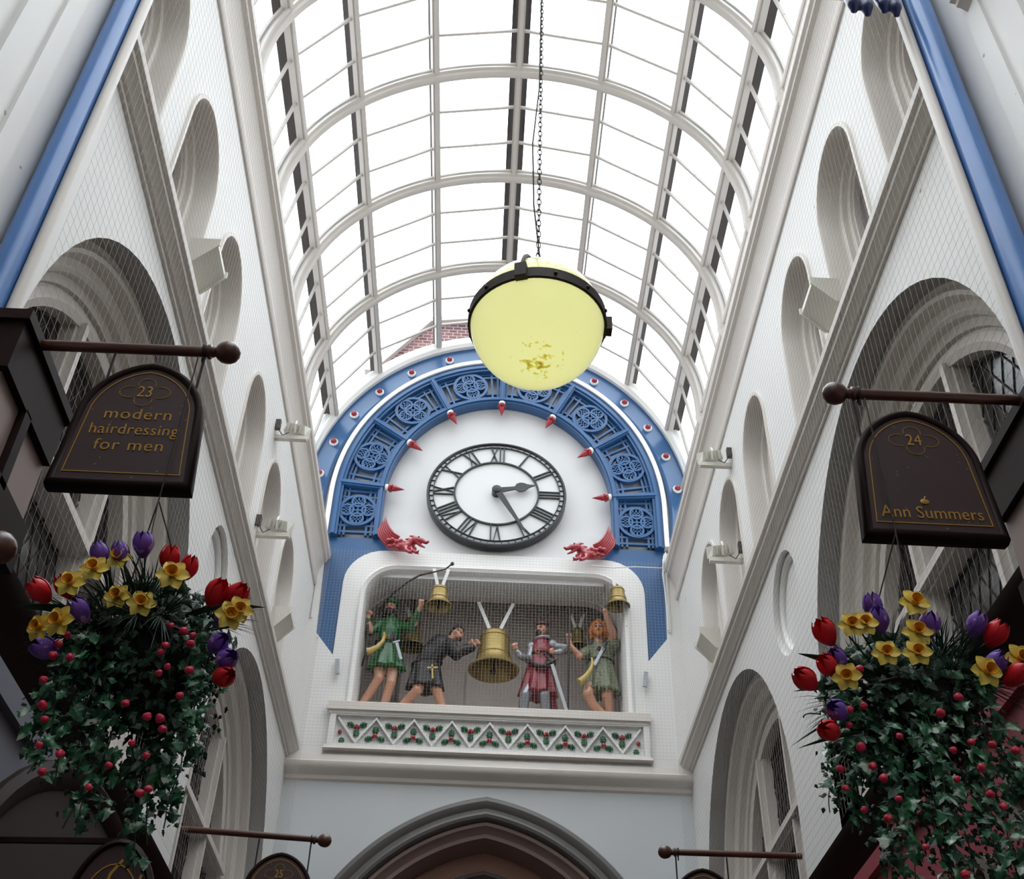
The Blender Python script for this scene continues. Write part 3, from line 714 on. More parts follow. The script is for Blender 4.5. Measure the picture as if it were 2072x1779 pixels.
# ------------------------------------------------------------------ hanging globe lamp
lc = Vector((.20, 4.30, 6.02)); LR = .355
lamp = empty('globe_lamp', lc); tag(lamp, 'large yellow-green glass globe lamp with iron band on a chain', 'lamp')
def lampglass(name, rgb, dirt):
    m = bpy.data.materials.new(name); m.use_nodes = True; N = m.node_tree.nodes; L = m.node_tree.links
    for n_ in list(N): N.remove(n_)
    o = N.new('ShaderNodeOutputMaterial'); d = N.new('ShaderNodeBsdfDiffuse'); t = N.new('ShaderNodeBsdfTranslucent'); g = N.new('ShaderNodeBsdfGlossy'); m1 = N.new('ShaderNodeMixShader'); m2 = N.new('ShaderNodeMixShader'); fr = N.new('ShaderNodeFresnel'); fr.inputs['IOR'].default_value = 1.35
    g.inputs['Roughness'].default_value = .12; m1.inputs['Fac'].default_value = .72
    c = lin(rgb)+(1,)
    if dirt:
        tc = N.new('ShaderNodeTexCoord'); vm = N.new('ShaderNodeVectorMath'); vm.operation = 'DISTANCE'; vm.inputs[1].default_value = (.015, -.06, -LR)
        L.new(tc.outputs['Object'], vm.inputs[0])
        ns = N.new('ShaderNodeTexNoise'); ns.inputs['Scale'].default_value = 34; ns.inputs['Detail'].default_value = 6; L.new(tc.outputs['Object'], ns.inputs['Vector'])
        mr = N.new('ShaderNodeMapRange'); mr.inputs['From Min'].default_value = 0; mr.inputs['From Max'].default_value = .17; mr.inputs['To Min'].default_value = .20; mr.inputs['To Max'].default_value = -.13; L.new(vm.outputs['Value'], mr.inputs['Value'])
        ad = N.new('ShaderNodeMath'); ad.operation = 'ADD'; L.new(ns.outputs['Fac'], ad.inputs[0]); L.new(mr.outputs['Result'], ad.inputs[1])
        rp_ = N.new('ShaderNodeValToRGB'); rp_.color_ramp.elements[0].position = .58; rp_.color_ramp.elements[0].color = c; rp_.color_ramp.elements[1].position = .80; rp_.color_ramp.elements[1].color = lin((150, 122, 40))+(1,)
        e = rp_.color_ramp.elements.new(.64); e.color = lin((216, 208, 96))+(1,)
        L.new(ad.outputs[0], rp_.inputs['Fac']); 
        for q in (d, t): L.new(rp_.outputs['Color'], q.inputs['Color'])
    else:
        for q in (d, t): q.inputs['Color'].default_value = c
    L.new(d.outputs[0], m1.inputs[1]); L.new(t.outputs[0], m1.inputs[2]); L.new(fr.outputs[0], m2.inputs['Fac']); L.new(m1.outputs[0], m2.inputs[1]); L.new(g.outputs[0], m2.inputs[2]); L.new(m2.outputs[0], o.inputs['Surface'])
    return m
def hemi(a0, a1, r):
    return [(max(0, r*math.cos(math.radians(a0+(a1-a0)*i/22))), r*math.sin(math.radians(a0+(a1-a0)*i/22))) for i in range(23)]
b = MB(); b.lathe(hemi(-90, 0, LR), lc, 56, cap=False); b.build('lower_bowl', lampglass('yellow_lamp_glass', (238, 240, 184), True), lamp, 60)
b = MB(); b.lathe(hemi(0, 86, LR*.985), lc, 56, cap=False); b.build('upper_bowl', lampglass('pale_lamp_glass', (236, 240, 190), False), lamp, 60)
b = MB(); b.lathe([(LR+.004, -.035), (LR+.012, -.03), (LR+.012, .035), (LR+.004, .04), (LR-.012, .035), (LR-.012, -.03), (LR+.004, -.035)], lc, 56, cap=False); band_ = b.build('iron_band', IRON, lamp)
for k in range(12):
    a = 2*PI*k/12+.2; b = MB(); b.ball(lc+Vector((math.cos(a), math.sin(a), 0))*(LR+.014), .011, 8); k_ = b.build('rivet', IRON, None); k_.parent = band_; k_.data.transform(Matrix.Translation(-lc))
for a in (-1.85, .0, 2.1): 
    q = lc+Vector((math.cos(a), math.sin(a), 0))*(LR+.01); b = MB(); b.obox(q+Vector((0, 0, .005)), (.03, .03, .045), Matrix.Rotation(a, 3, 'Z')); k_ = b.build('lug', IRON, None); k_.parent = band_; k_.data.transform(Matrix.Translation(-lc))
b = MB()
for a in (-1.85, .25, 2.35):
    b.tube([lc+Vector((math.cos(a)*LR*1.015*math.cos(t), math.sin(a)*LR*1.015*math.cos(t), LR*1.015*math.sin(t))) for t in [i*PI/20 for i in range(11)]], .012, 6)
b.lathe([(.06, 0), (.05, .03), (.02, .05), (.015, .08)], lc+Vector((0, 0, LR*.99)), 16); b.build('strap', IRON, lamp)
b = MB(); z = lc.z+LR+.06; i = 0
while z < 13.93:
    Mx = Matrix.Rotation(PI/2*(i % 2)+.3, 3, 'Z')
    pts = [Vector((lc.x, lc.y, z+.026)) + Mx @ Vector((.0125*math.cos(t), 0, .030*math.sin(t))) for t in [2*PI*k/10 for k in range(10)]]
    b.tube(pts, .0036, 4, closed=True); z += .048; i += 1
b.build('chain', IRON, lamp)
b = MB(); b.tube([(lc.x, lc.y, 13.95), (lc.x+.012, lc.y, 11), (lc.x-.006, lc.y, 9.3), (lc.x-.01, lc.y, 8.2), (lc.x-.045, lc.y, 7.6), (lc.x-.03, lc.y, 7.0), (lc.x+.008, lc.y, 6.55), (lc.x, lc.y, 6.42)], .005, 6); b.build('cable', LEAD, lamp)
pl = bpy.data.lights.new('lamp_bulb', 'POINT'); pl.energy = 3.4; pl.color = (1, .96, .8); pl.shadow_soft_size = .08
po = bpy.data.objects.new('lamp_bulb', pl); COL.objects.link(po); po.parent = lamp; po.location = (0, 0, -.02)

# ------------------------------------------------------------------ bells
def bell(loc, r, h, mount, label, hang=.3, spread=.5, strap=PAINT):
    o = empty('bell', loc); tag(o, label, 'bell', 'bronze bells in the clock niche'); L = Vector(loc)
    pr = [(0, h), (.30*r, h), (.50*r, h*.985), (.56*r, h*.93), (.57*r, h*.88), (.60*r, h*.6), (.66*r, h*.35), (.76*r, h*.16), (.90*r, h*.05), (1.0*r, 0), (.99*r, -.012), (.93*r, -.01), (.86*r, .05*h), (.70*r, .2*h), (.58*r, .5*h), (.50*r, .85*h), (0, .9*h)]
    b = MB(); b.lathe(pr, L, 32); b.build('bell_body', BELLM, o, 50)
    b = MB(); b.lathe([(.575*r+.004, h*.86), (.575*r+.008, h*.845), (.585*r+.004, h*.83)], L, 32, cap=False); b.build('bead_line', BELLM, o); b = MB(); b.lathe([(.66*r+.003, h*.36), (.66*r+.009, h*.345), (.67*r+.003, h*.33)], L, 32, cap=False); b.build('bead_line', BELLM, o)
    b = MB(); b.tube([L+Vector((0, 0, h*.85)), L+Vector((0, 0, -.01))], .012, 6); b.ball(L+Vector((0, 0, -.02)), .10*r+.012, 10); b.build('clapper', LEATH, o)
    for s in (-1, 1): b = MB(); b.bar(L+Vector((s*.12*r, 0, h-.01)), L+Vector((s*spread*r, 0, h+hang)), .035+.03*r, .012, (0, 1, 0)); b.build('hanger_strap', strap, o)
    b = MB(); b.lathe([(.16*r, 0), (.16*r, .03), (.08*r, .06), (0, .06)], L+Vector((0, 0, h)), 12); b.build('crown', LEATH, o)
    if mount: 
        b = MB(); b.tube([L+Vector((0, .02, h+.04)), L+Vector((0, .02, mount-loc[2]))], .014, 6); b.build('hanging_rod', LEATH, o)
    return o
bell((-.60, 12.47, 9.31), .172, .27, None, 'small bright bell at the top left of the niche above the archer', .28, .55)
bell((-.97, 13.35, 9.22), .185, .40, 10.5, 'dark bell hanging behind the green archer', .2, .5)
bell((.12, 12.95, 8.71), .325, .52, None, 'largest bell in the middle of the niche', .46, .70)
bell((1.21, 13.3, 9.30), .13, .25, None, 'small dark bell behind the raised spear', .25, .7)
bell((1.655, 12.50, 9.44), .155, .26, None, 'small bright bell at the top right of the niche', .14, .35)

# ------------------------------------------------------------------ statues
def fist(b, c, d, side=1, s=1.):
    """closed hand: palm, four curled fingers of different length and a thumb; d = forearm direction"""
    c = Vector(c); d = Vector(d).normalized(); x = d.orthogonal().normalized()
    up = Vector((0, -1, 0)) - d*Vector((0, -1, 0)).dot(d)
    x = up.normalized() if up.length > .1 else x
    y = d.cross(x)*side
    b.ball(c, .034*s, 10, (1, 1, 1)); b.ball(c+d*.02*s, .036*s, 10)
    for i, (o, L) in enumerate(((-.030, .9), (-.010, 1.0), (.010, .95), (.030, .8))):
        k = c+d*.035*s+y*o*s
        capsule(b, [k, k+(d*.020*L+x*.018)*s, k+(d*.008+x*.040*L)*s, k+(-d*.012+x*.036*L)*s], [.0115*s, .0115*s, .0105*s, .0095*s], 8)
    k = c+y*-.036*s+x*.008
    capsule(b, [k, k+(d*.018+x*.026)*s, k+(d*.030+x*.040+y*.016)*s], [.013*s, .0115*s, .010*s], 8)
def head(b, c, yaw, s=1., tilt=0.):
    """face pointing to -Y rotated by yaw; returns the frame (right, forward, up)"""
    R_ = Matrix.Rotation(yaw, 3, 'Z') @ Matrix.Rotation(tilt, 3, 'X')
    c = Vector(c); q = lambda x, y, z: c + R_ @ Vector((x*s, y*s, z*s))
    b.ball(q(0, .01, .02), .092*s, 16, (.86, 1.0, 1.08), R_); b.ball(q(0, -.035, -.045), .058*s, 14, (.95, .9, 1.15), R_)
    capsule(b, [q(0, -.075, -.088), q(0, -.080, -.085)], [.022*s, .022*s])        # chin
    capsule(b, [q(0, -.088, .018), q(0, -.104, -.012), q(0, -.110, -.026)], [.010*s, .014*s, .016*s], 8)  # nose
    for k in (-1, 1):
        capsule(b, [q(k*.015, -.086, .035), q(k*.045, -.074, .032)], [.011*s, .009*s], 8)   # brow
        b.ball(q(k*.045, -.062, -.022), .020*s, 8)                                              # cheek
        b.ball(q(k*.083, .01, -.005), .020*s, 8, (.45, .9, 1.3), R_)                             # ear
        b.ball(q(k*.016, -.104, -.026), .008*s, 6)
    capsule(b, [q(-.018, -.088, -.058), q(.018, -.088, -.058)], [.008*s, .008*s], 6)
    capsule(b, [q(-.014, -.087, -.070), q(.014, -.087, -.070)], [.009*s, .009*s], 6)
    return q
def face_bits(q, s, parent, lip=True):
    for k in (-1, 1):
        b = MB(); b.ball(q(k*.030, -.083, .012), .0095*s, 8); b.build('eye', EYEM, parent)
        b = MB(); b.tube([q(k*.014, -.094, .040), q(k*.032, -.090, .046), q(k*.050, -.076, .038)], .0045*s, 6); b.build('eyebrow', HAIRD, parent)
def limb(b, P, R): return capsule(b, P, R, 12)
def blob(b, P): 
    for p, r in P: b.ball(p, r, 12)
def skirt(b, c0, r0, c1, r1, n=28, pleat=.012, steps=7):
    c0, c1 = Vector(c0), Vector(c1); vs = []; fs = []
    for i in range(steps+1):
        t = i/steps; c = c0.lerp(c1, t)
        for k in range(n):
            a = 2*PI*k/n; rx = r0[0]+(r1[0]-r0[0])*t; ry = r0[1]+(r1[1]-r0[1])*t; w = 1+(pleat/.15)*t*math.sin(a*9)
            vs.append(c+Vector((math.cos(a)*rx*w, math.sin(a)*ry*w, 0)))
    for i in range(steps):
        for k in range(n): fs.append((i*n+k, i*n+(k+1) % n, (i+1)*n+(k+1) % n, (i+1)*n+k))
    fs.append(tuple(range(n-1, -1, -1))); fs.append(tuple(steps*n+k for k in range(n)))
    b.add(vs, fs)
GRP = 'painted striking figures in the clock niche'
def boot(b, a, d):
    a = Vector(a); d = Vector(d).normalized(); capsule(b, [a+Vector((0, 0, .05)), a, a+d*.07+Vector((0, 0, -.02)), a+d*.13+Vector((0, 0, -.03))], [.036, .038, .032, .024])
# --- archer in green
Y0 = 13.0
a1 = empty('statue', (-1.27, Y0, 7.93)); tag(a1, 'bearded archer figure in a green tunic and green hat, left end of the niche', 'statue', GRP)
b = MB()
limb(b, [(-1.31, Y0, 8.80), (-1.29, Y0-.06, 8.52), (-1.40, Y0, 8.32), (-1.55, Y0+.02, 8.05)], [.088, .062, .056, .034])
limb(b, [(-1.14, Y0, 8.80), (-1.14, Y0-.05, 8.47), (-1.19, Y0, 8.25), (-1.25, Y0+.02, 8.04)], [.088, .062, .055, .034])
blob(b, [((-1.22, Y0, 8.84), .12), ((-1.22, Y0, 9.1), .10)]); limb(b, [(-1.22, Y0, 8.9), (-1.22, Y0, 9.25), (-1.235, Y0, 9.42), (-1.24, Y0-.01, 9.50)], [.11, .11, .05, .048])
boot(b, (-1.55, Y0+.02, 8.0), (-.5, -1, 0)); boot(b, (-1.25, Y0+.02, 8.0), (-.2, -1, 0))
limb(b, [(-1.46, Y0-.08, 9.17), (-1.50, Y0-.13, 9.30), (-1.505, Y0-.14, 9.35)], [.04, .036, .03]); fist(b, (-1.50, Y0-.14, 9.37), (.35, -.1, .4), 1, .95)
limb(b, [(-.90, Y0-.22, 9.22), (-.84, Y0-.40, 9.34), (-.83, Y0-.42, 9.36)], [.04, .033, .03]); fist(b, (-.83, Y0-.43, 9.385), (.15, -.1, .95), -1, .95)
qa = head(b, (-1.24, Y0-.02, 9.555), -.15, .93, .05)
organic('body', b, SKIN, a1, .009, 1)
face_bits(qa, .93, a1)
b = MB(); limb(b, [(-1.22, Y0, 9.02), (-1.22, Y0, 9.2), (-1.22, Y0, 9.33)], [.135, .15, .12])
blob(b, [((-1.36, Y0, 9.32), .085), ((-1.09, Y0, 9.30), .085)])
limb(b, [(-1.36, Y0, 9.32), (-1.48, Y0-.04, 9.19), (-1.505, Y0-.12, 9.30)], [.08, .068, .052])
limb(b, [(-1.09, Y0, 9.30), (-.93, Y0-.16, 9.20), (-.85, Y0-.36, 9.33)], [.08, .068, .050])
skirt(b, (-1.22, Y0, 9.06), (.15, .12), (-1.22, Y0-.02, 8.66), (.235, .18), 36, .02)
organic('tunic', b, GRN, a1, .011, 1)
b = MB(); b.sweep([(1, 0)], [], ident) if False else None
b.tube([(-1.22+.165*math.cos(t), Y0+.135*math.sin(t), 9.05) for t in [2*PI*k/24 for k in range(24)]], .02, 6, closed=True); b.obox((-1.20, Y0-.145, 9.05), (.03, .012, .03)); b.build('belt', LEATH, a1)
b = MB(); b.tube([(-1.23+.03*math.cos(t), Y0-.165, 9.05+.028*math.sin(t)) for t in [PI/4+PI/2*k for k in range(4)]], .006, 6, closed=True); b.build('belt_buckle', HORN, a1)
b = MB(); b.tube([(-1.28, Y0-.15, 9.12), (-1.27, Y0-.17, 9.06), (-1.28, Y0-.19, 8.97), (-1.34, Y0-.21, 8.87), (-1.42, Y0-.22, 8.81), (-1.46, Y0-.22, 8.80)], [.014, .019, .026, .034, .042, .05], 12); b.build('hunting_horn', HORN, a1)
b = MB(); b.bar((-1.11, Y0-.17, 8.98), (-1.03, Y0-.17, 8.74), .035, .008, (0, 1, 0)); b.bar((-1.15, Y0-.17, 8.97), (-1.07, Y0-.17, 9.0), .02, .02, (0, 1, 0)); o = b.build('dagger', SILV, a1)
b = MB(); b.tube([(-1.13, Y0-.17, 9.0), (-1.16, Y0-.17, 9.12)], .018, 8); o = b.build('dagger_hilt', LEATH, a1)
b = MB(); blob(b, [(qa(0, .03, .02), .088)]); 
for k in (-1, 1): capsule(b, [qa(k*.07, .02, .05), qa(k*.085, .01, -.03), qa(k*.08, .02, -.09), qa(k*.1, .01, -.11)], [.03, .032, .03, .02])
organic('hair', b, HAIRD, a1, .009, 1)
b = MB(); capsule(b, [qa(-.06, -.05, -.05), qa(-.035, -.075, -.09), qa(0, -.095, -.115), qa(.035, -.075, -.09), qa(.06, -.05, -.05)], [.020, .034, .042, .034, .020]); capsule(b, [qa(-.035, -.095, -.052), qa(0, -.103, -.044), qa(.035, -.095, -.052)], [.010, .012, .010]); organic('beard', b, HAIRD, a1, .008, 1)
b = MB(); b.lathe([(.10, -.01), (.115, .0), (.118, .03), (.095, .035), (.09, .06), (.075, .095), (.03, .115), (0, .12)], qa(0, .012, .055), 22, Matrix.Rotation(-.15, 3, 'Z') @ Matrix.Rotation(-.12, 3, 'X')); b.build('hat', GRN, a1)
# bow held in his left-hand fist
bw = [(-.46, 12.34, 9.86), (-.55, 12.37, 9.79), (-.87, 12.44, 9.73), (-1.02, 12.50, 9.66), (-1.17, 12.58, 9.56), (-1.27, 12.72, 9.53), (-1.38, 12.88, 9.46), (-1.47, 12.88, 9.33), (-1.50, 12.87, 9.20), (-1.49, 12.90, 9.0), (-1.49, 12.94, 8.85), (-1.52, 12.96, 8.72), (-1.58, 12.97, 8.62), (-1.66, 12.97, 8.56)]
bow = empty('bow', bw[7]); tag(bow, 'long dark curved bow held by the green archer', 'bow')
b = MB(); b.tube(bw, [.012, .010, .013, .014, .015, .016, .016, .017, .017, .016, .015, .014, .012, .010], 8); b.ball(bw[0], .026, 10); b.ball(bw[-1], .02, 8); b.build('stave', LEATH, bow)
# --- monk
m1 = empty('statue', (-.70, Y0, 7.93)); tag(m1, 'clean-shaven monk figure in a black habit leaning towards the big bell', 'statue', GRP)
b = MB()
limb(b, [(-.76, Y0, 8.70), (-.80, Y0-.10, 8.36), (-.92, Y0, 8.28), (-1.10, Y0+.04, 8.06)], [.095, .066, .056, .036])
limb(b, [(-.66, Y0, 8.66), (-.56, Y0-.04, 8.38), (-.50, Y0, 8.24), (-.44, Y0+.02, 8.03)], [.095, .066, .056, .036])
blob(b, [((-.70, Y0, 8.72), .12)]); limb(b, [(-.70, Y0, 8.75), (-.60, Y0-.02, 9.0), (-.47, Y0-.04, 9.10), (-.40, Y0-.06, 9.14)], [.10, .11, .06, .05])
boot(b, (-1.10, Y0+.04, 8.0), (-.6, -1, 0)); boot(b, (-.44, Y0+.02, 8.0), (.3, -1, 0))
limb(b, [(-.22, Y0-.14, 8.90), (-.13, Y0-.16, 8.98)], [.042, .032]); fist(b, (-.12, Y0-.16, 9.0), (.7, -.1, .4), 1, 1.)
limb(b, [(-.24, Y0+.02, 9.02), (-.18, Y0+.0, 9.08)], [.04, .032]); fist(b, (-.19, Y0, 9.10), (.7, -.1, .3), -1, 1.)
qm = head(b, (-.36, Y0-.06, 9.19), .55, .95, -.15)
organic('body', b, SKIN, m1, .009, 1); face_bits(qm, .95, m1)
b = MB(); limb(b, [(-.74, Y0, 8.72), (-.68, Y0-.02, 8.88), (-.58, Y0-.03, 9.02), (-.52, Y0-.03, 9.07)], [.15, .155, .15, .11])
limb(b, [(-.44, Y0-.10, 9.01), (-.34, Y0-.17, 8.86), (-.17, Y0-.17, 8.94)], [.085, .080, .058])
limb(b, [(-.50, Y0+.06, 9.08), (-.36, Y0+.06, 8.96), (-.22, Y0+.02, 9.05)], [.085, .075, .055])
capsule(b, [(-.60, Y0+.02, 9.15), (-.48, Y0+.01, 9.13)], [.07, .06])
skirt(b, (-.72, Y0, 8.80), (.17, .14), (-.72, Y0-.02, 8.42), (.235, .19), 30, .016)
organic('habit', b, BLKC, m1, .011, 1)
b = MB(); blob(b, [(qm(0, .035, .02), .088), (qm(0, .0, .065), .075)]); capsule(b, [qm(-.07, -.045, .06), qm(0, -.075, .075), qm(.07, -.045, .06)], [.022, .024, .022]); capsule(b, [qm(-.08, 0, .03), qm(-.07, .04, -.04)], [.02, .02]); capsule(b, [qm(.08, 0, .03), qm(.07, .04, -.04)], [.02, .02]); organic('hair', b, HAIRD, m1, .009, 1)
b = MB(); b.bar((-.64, Y0-.21, 8.66), (-.62, Y0-.21, 8.47), .022, .015, (0, 1, 0)); b.bar((-.70, Y0-.21, 8.615), (-.565, Y0-.21, 8.625), .022, .015, (0, 1, 0)); b.build('cross', HORN, m1)
b = MB(); b.tube([(-.72+.19*math.cos(t), Y0+.15*math.sin(t), 8.78+.03*math.cos(t)) for t in [2*PI*k/24 for k in range(24)]], .014, 6, closed=True); b.tube([(-.64, Y0-.165, 8.76), (-.64, Y0-.19, 8.66)], .008, 6); b.build('cord', LEATH, m1)
# --- king
k1 = empty('statue', (.70, Y0, 7.93)); tag(k1, 'moustached figure in a crimson surcoat and silver mail, right of the big bell', 'statue', GRP)
b = MB()
limb(b, [(.66, Y0, 8.68), (.52, Y0-.08, 8.37), (.50, Y0, 8.2), (.48, Y0+.02, 8.03)], [.085, .070, .062, .045])
limb(b, [(.76, Y0, 8.68), (.76, Y0-.10, 8.37), (.78, Y0-.02, 8.2), (.80, Y0+.02, 8.03)], [.085, .070, .062, .045])
boot(b, (.48, Y0+.02, 7.99), (-.3, -1, 0)); boot(b, (.80, Y0+.02, 7.99), (.3, -1, 0))
limb(b, [(.70, Y0, 8.7), (.71, Y0, 9.0), (.72, Y0, 9.10), (.72, Y0-.01, 9.22)], [.11, .12, .10, .062])
limb(b, [(.86, Y0, 9.10), (1.08, Y0-.05, 9.05), (.94, Y0-.18, 8.93), (.89, Y0-.2, 8.91)], [.070, .058, .044, .035])
limb(b, [(.60, Y0, 9.06), (.55, Y0-.08, 8.86), (.44, Y0-.2, 8.84), (.41, Y0-.22, 8.88)], [.068, .055, .044, .036])
blob(b, [((.86, Y0, 9.12), .085), ((.60, Y0, 9.08), .08), ((1.08, Y0-.05, 9.055), .066)])
organic('mail_armour', b, MAIL, k1, .009, 1)
b = MB(); fist(b, (.385, Y0-.23, 8.93), (-.35, -.1, .8), 1, 1.); organic('hand', b, SKIN, k1, .008, 1)
b = MB(); fist(b, (.86, Y0-.21, 8.905), (-.9, -.3, -.1), -1, .95); organic('hand', b, SKIN, k1, .008, 1)
b = MB(); qk = head(b, (.72, Y0-.02, 9.32), -.55, .93, .05); limb(b, [(.72, Y0, 9.12), (.72, Y0, 9.25)], [.05, .05])
organic('head', b, SKIN, k1, .008, 1); face_bits(qk, .93, k1)
b = MB(); limb(b, [(.71, Y0, 8.85), (.72, Y0, 9.0), (.72, Y0, 9.08)], [.135, .15, .135]); skirt(b, (.71, Y0, 8.94), (.145, .125), (.68, Y0, 8.40), (.23, .19), 36, .022)
limb(b, [(.82, Y0+.08, 8.5), (.88, Y0+.1, 8.26)], [.08, .06])
organic('surcoat', b, MAROON, k1, .011, 1)
b = MB(); b.tube([(.71+.155*math.cos(t), Y0+.14*math.sin(t), 8.95) for t in [2*PI*k/24 for k in range(24)]], .015, 6, closed=True)
b.tube([(.58, Y0-.12, 8.80), (.66, Y0-.19, 8.72), (.78, Y0-.21, 8.70), (.86, Y0-.17, 8.76)], .03, 8); b.ball((.83, Y0-.2, 8.76), .075, 12, (1, .6, 1)); b.build('belt', LEATH, k1)
b = MB(); b.tube([(.665+.03*math.cos(t), Y0-.15, 8.95+.028*math.sin(t)) for t in [PI/4+PI/2*k for k in range(4)]], .006, 6, closed=True); b.build('belt_buckle', HORN, k1)
b = MB(); b.bar((.84, Y0-.24, 8.72), (1.02, Y0-.20, 8.12), .042, .010, (0, 1, 0)); sw = b.build('sword', SILV, k1)
b = MB(); b.tube([(.76, Y0-.25, 8.83), (.83, Y0-.24, 8.75)], .016, 8); b.tube([(.77, Y0-.25, 8.71), (.90, Y0-.25, 8.79)], .014, 8); b.ball((.75, Y0-.25, 8.85), .022, 8); b.build('sword_hilt', LEATH, k1)
b = MB(); blob(b, [(qk(0, .03, .025), .088)]); 
for k in (-1, 1): capsule(b, [qk(k*.07, .02, .05), qk(k*.083, .02, -.03), qk(k*.08, .03, -.08)], [.026, .028, .024])
organic('hair', b, HAIRB, k1, .009, 1)
b = MB(); capsule(b, [qk(-.04, -.088, -.07), qk(-.02, -.102, -.046), qk(0, -.105, -.042), qk(.02, -.102, -.046), qk(.04, -.088, -.07)], [.010, .013, .014, .013, .010]); capsule(b, [qk(0, -.09, -.092), qk(0, -.09, -.11)], [.026, .016]); organic('beard', b, HAIRD, k1, .008, 1)
b = MB(); b.lathe([(.088, 0), (.098, .005), (.100, .04), (.090, .05)], qk(0, .012, .06), 22, Matrix.Rotation(-.55, 3, 'Z')); b.build('crown_band', HAIRB, k1)
for t in range(8):
    pass
b = MB(); b.tube([qk(.11*math.sin(t), .0-.075*math.cos(t), -.135) for t in [2*PI*k/20 for k in range(20)]], .028, 8, closed=True); organic('mail_collar', b, MAIL, k1, .008, 1)
# --- man in sage tunic
w1 = empty('statue', (1.46, Y0, 7.93)); tag(w1, 'ginger-haired bearded figure in a ragged sage tunic, right end of the niche', 'statue', GRP)
b = MB()
limb(b, [(1.38, Y0, 8.68), (1.29, Y0-.12, 8.40), (1.36, Y0-.06, 8.28), (1.56, Y0-.02, 8.10), (1.60, Y0, 8.03)], [.092, .072, .062, .046, .036])
limb(b, [(1.55, Y0, 8.68), (1.53, Y0-.08, 8.40), (1.56, Y0, 8.25), (1.60, Y0+.06, 8.03)], [.092, .072, .060, .038])
boot(b, (1.58, Y0-.02, 8.0), (.5, -1, 0)); boot(b, (1.62, Y0+.06, 8.0), (.3, -1, 0))
limb(b, [(1.47, Y0, 8.7), (1.48, Y0, 9.0), (1.46, Y0, 9.14), (1.45, Y0-.02, 9.24)], [.12, .12, .08, .05])
limb(b, [(1.62, Y0, 9.12), (1.62, Y0-.18, 9.22), (1.53, Y0-.33, 9.37), (1.52, Y0-.35, 9.39)], [.062, .056, .042, .034]); fist(b, (1.515, Y0-.36, 9.41), (-.15, -.1, 1), 1, .95)
limb(b, [(1.30, Y0, 9.05), (1.20, Y0-.08, 8.93), (1.08, Y0-.12, 9.05), (1.065, Y0-.13, 9.12)], [.062, .054, .040, .033]); fist(b, (1.06, Y0-.135, 9.16), (-.1, -.15, 1), -1, .95)
qw = head(b, (1.455, Y0-.02, 9.37), -.12, .97, .04)
organic('body', b, SKIN, w1, .009, 1); face_bits(qw, .97, w1)
b = MB(); limb(b, [(1.47, Y0, 8.82), (1.48, Y0, 9.0), (1.46, Y0, 9.07)], [.15, .155, .13]); limb(b, [(1.60, Y0, 9.08), (1.64, Y0-.09, 9.13)], [.09, .085]); limb(b, [(1.33, Y0, 9.05), (1.25, Y0-.05, 8.98)], [.088, .078])
skirt(b, (1.47, Y0, 8.90), (.16, .14), (1.47, Y0-.02, 8.46), (.235, .19), 30, .02)
for k in range(14):
    t = 2*PI*k/14; x, y = 1.47+.22*math.cos(t), Y0-.02+.175*math.sin(t); capsule(b, [(x, y, 8.48), (x, y, 8.44-.02*(k % 3))], [.022, .01], 6)
organic('tunic', b, OLIVE, w1, .011, 1)
b = MB(); b.tube([(1.47+.165*math.cos(t), Y0+.145*math.sin(t), 8.90) for t in [2*PI*k/24 for k in range(24)]], .014, 6, closed=True); b.tube([(1.42, Y0-.15, 9.03), (1.52, Y0-.16, 8.99)], .03, 8); b.build('belt', LEATH, w1)
b = MB(); b.tube([(1.345, Y0-.17, 8.87), (1.35, Y0-.19, 8.78), (1.32, Y0-.21, 8.68), (1.26, Y0-.22, 8.58), (1.20, Y0-.22, 8.52), (1.18, Y0-.22, 8.50)], [.014, .020, .028, .036, .044, .052], 12); b.build('hunting_horn', HORN, w1)
b = MB(); b.bar((1.48, Y0-.18, 8.99), (1.37, Y0-.19, 8.76), .038, .010, (0, 1, 0)); b.ball((1.485, Y0-.17, 9.0), .032, 8); b.build('dagger', SILV, w1)
b = MB(); b.tube([(1.50, Y0-.18, 9.02), (1.55, Y0-.18, 9.12)], .016, 8); b.build('dagger_hilt', LEATH, w1)
b = MB(); blob(b, [(qw(0, .025, .035), .10), (qw(0, -.02, .095), .055), (qw(.06, -.01, .075), .045), (qw(-.06, -.01, .075), .045)])
for k in (-1, 1): capsule(b, [qw(k*.08, 0, .05), qw(k*.105, .0, -.03), qw(k*.09, .02, -.1), qw(k*.11, .01, -.12)], [.034, .038, .034, .02])
organic('hair', b, HAIRG, w1, .009, 1)
b = MB(); capsule(b, [qw(-.06, -.05, -.05), qw(-.035, -.08, -.085), qw(0, -.095, -.12), qw(.035, -.08, -.085), qw(.06, -.05, -.05)], [.020, .032, .042, .032, .020]); capsule(b, [qw(-.035, -.095, -.052), qw(0, -.104, -.044), qw(.035, -.095, -.052)], [.010, .012, .010]); organic('beard', b, HAIRG, w1, .008, 1)
# staff held upright by the man in the sage tunic
sp = empty('staff', (1.06, Y0-.17, 7.93)); tag(sp, 'tall black staff held upright by the ginger-haired figure', 'staff')
b = MB(); b.tube([(1.03, Y0-.17, 7.94), (1.07, Y0-.185, 9.50)], .014, 8); b.build('shaft', LEATH, sp)
b = MB(); b.lathe([(.014, -.02), (.028, .0), (.02, .03), (0, .10)], (1.07, Y0-.185, 9.48), 8); b.build('staff_tip', LEATH, sp)
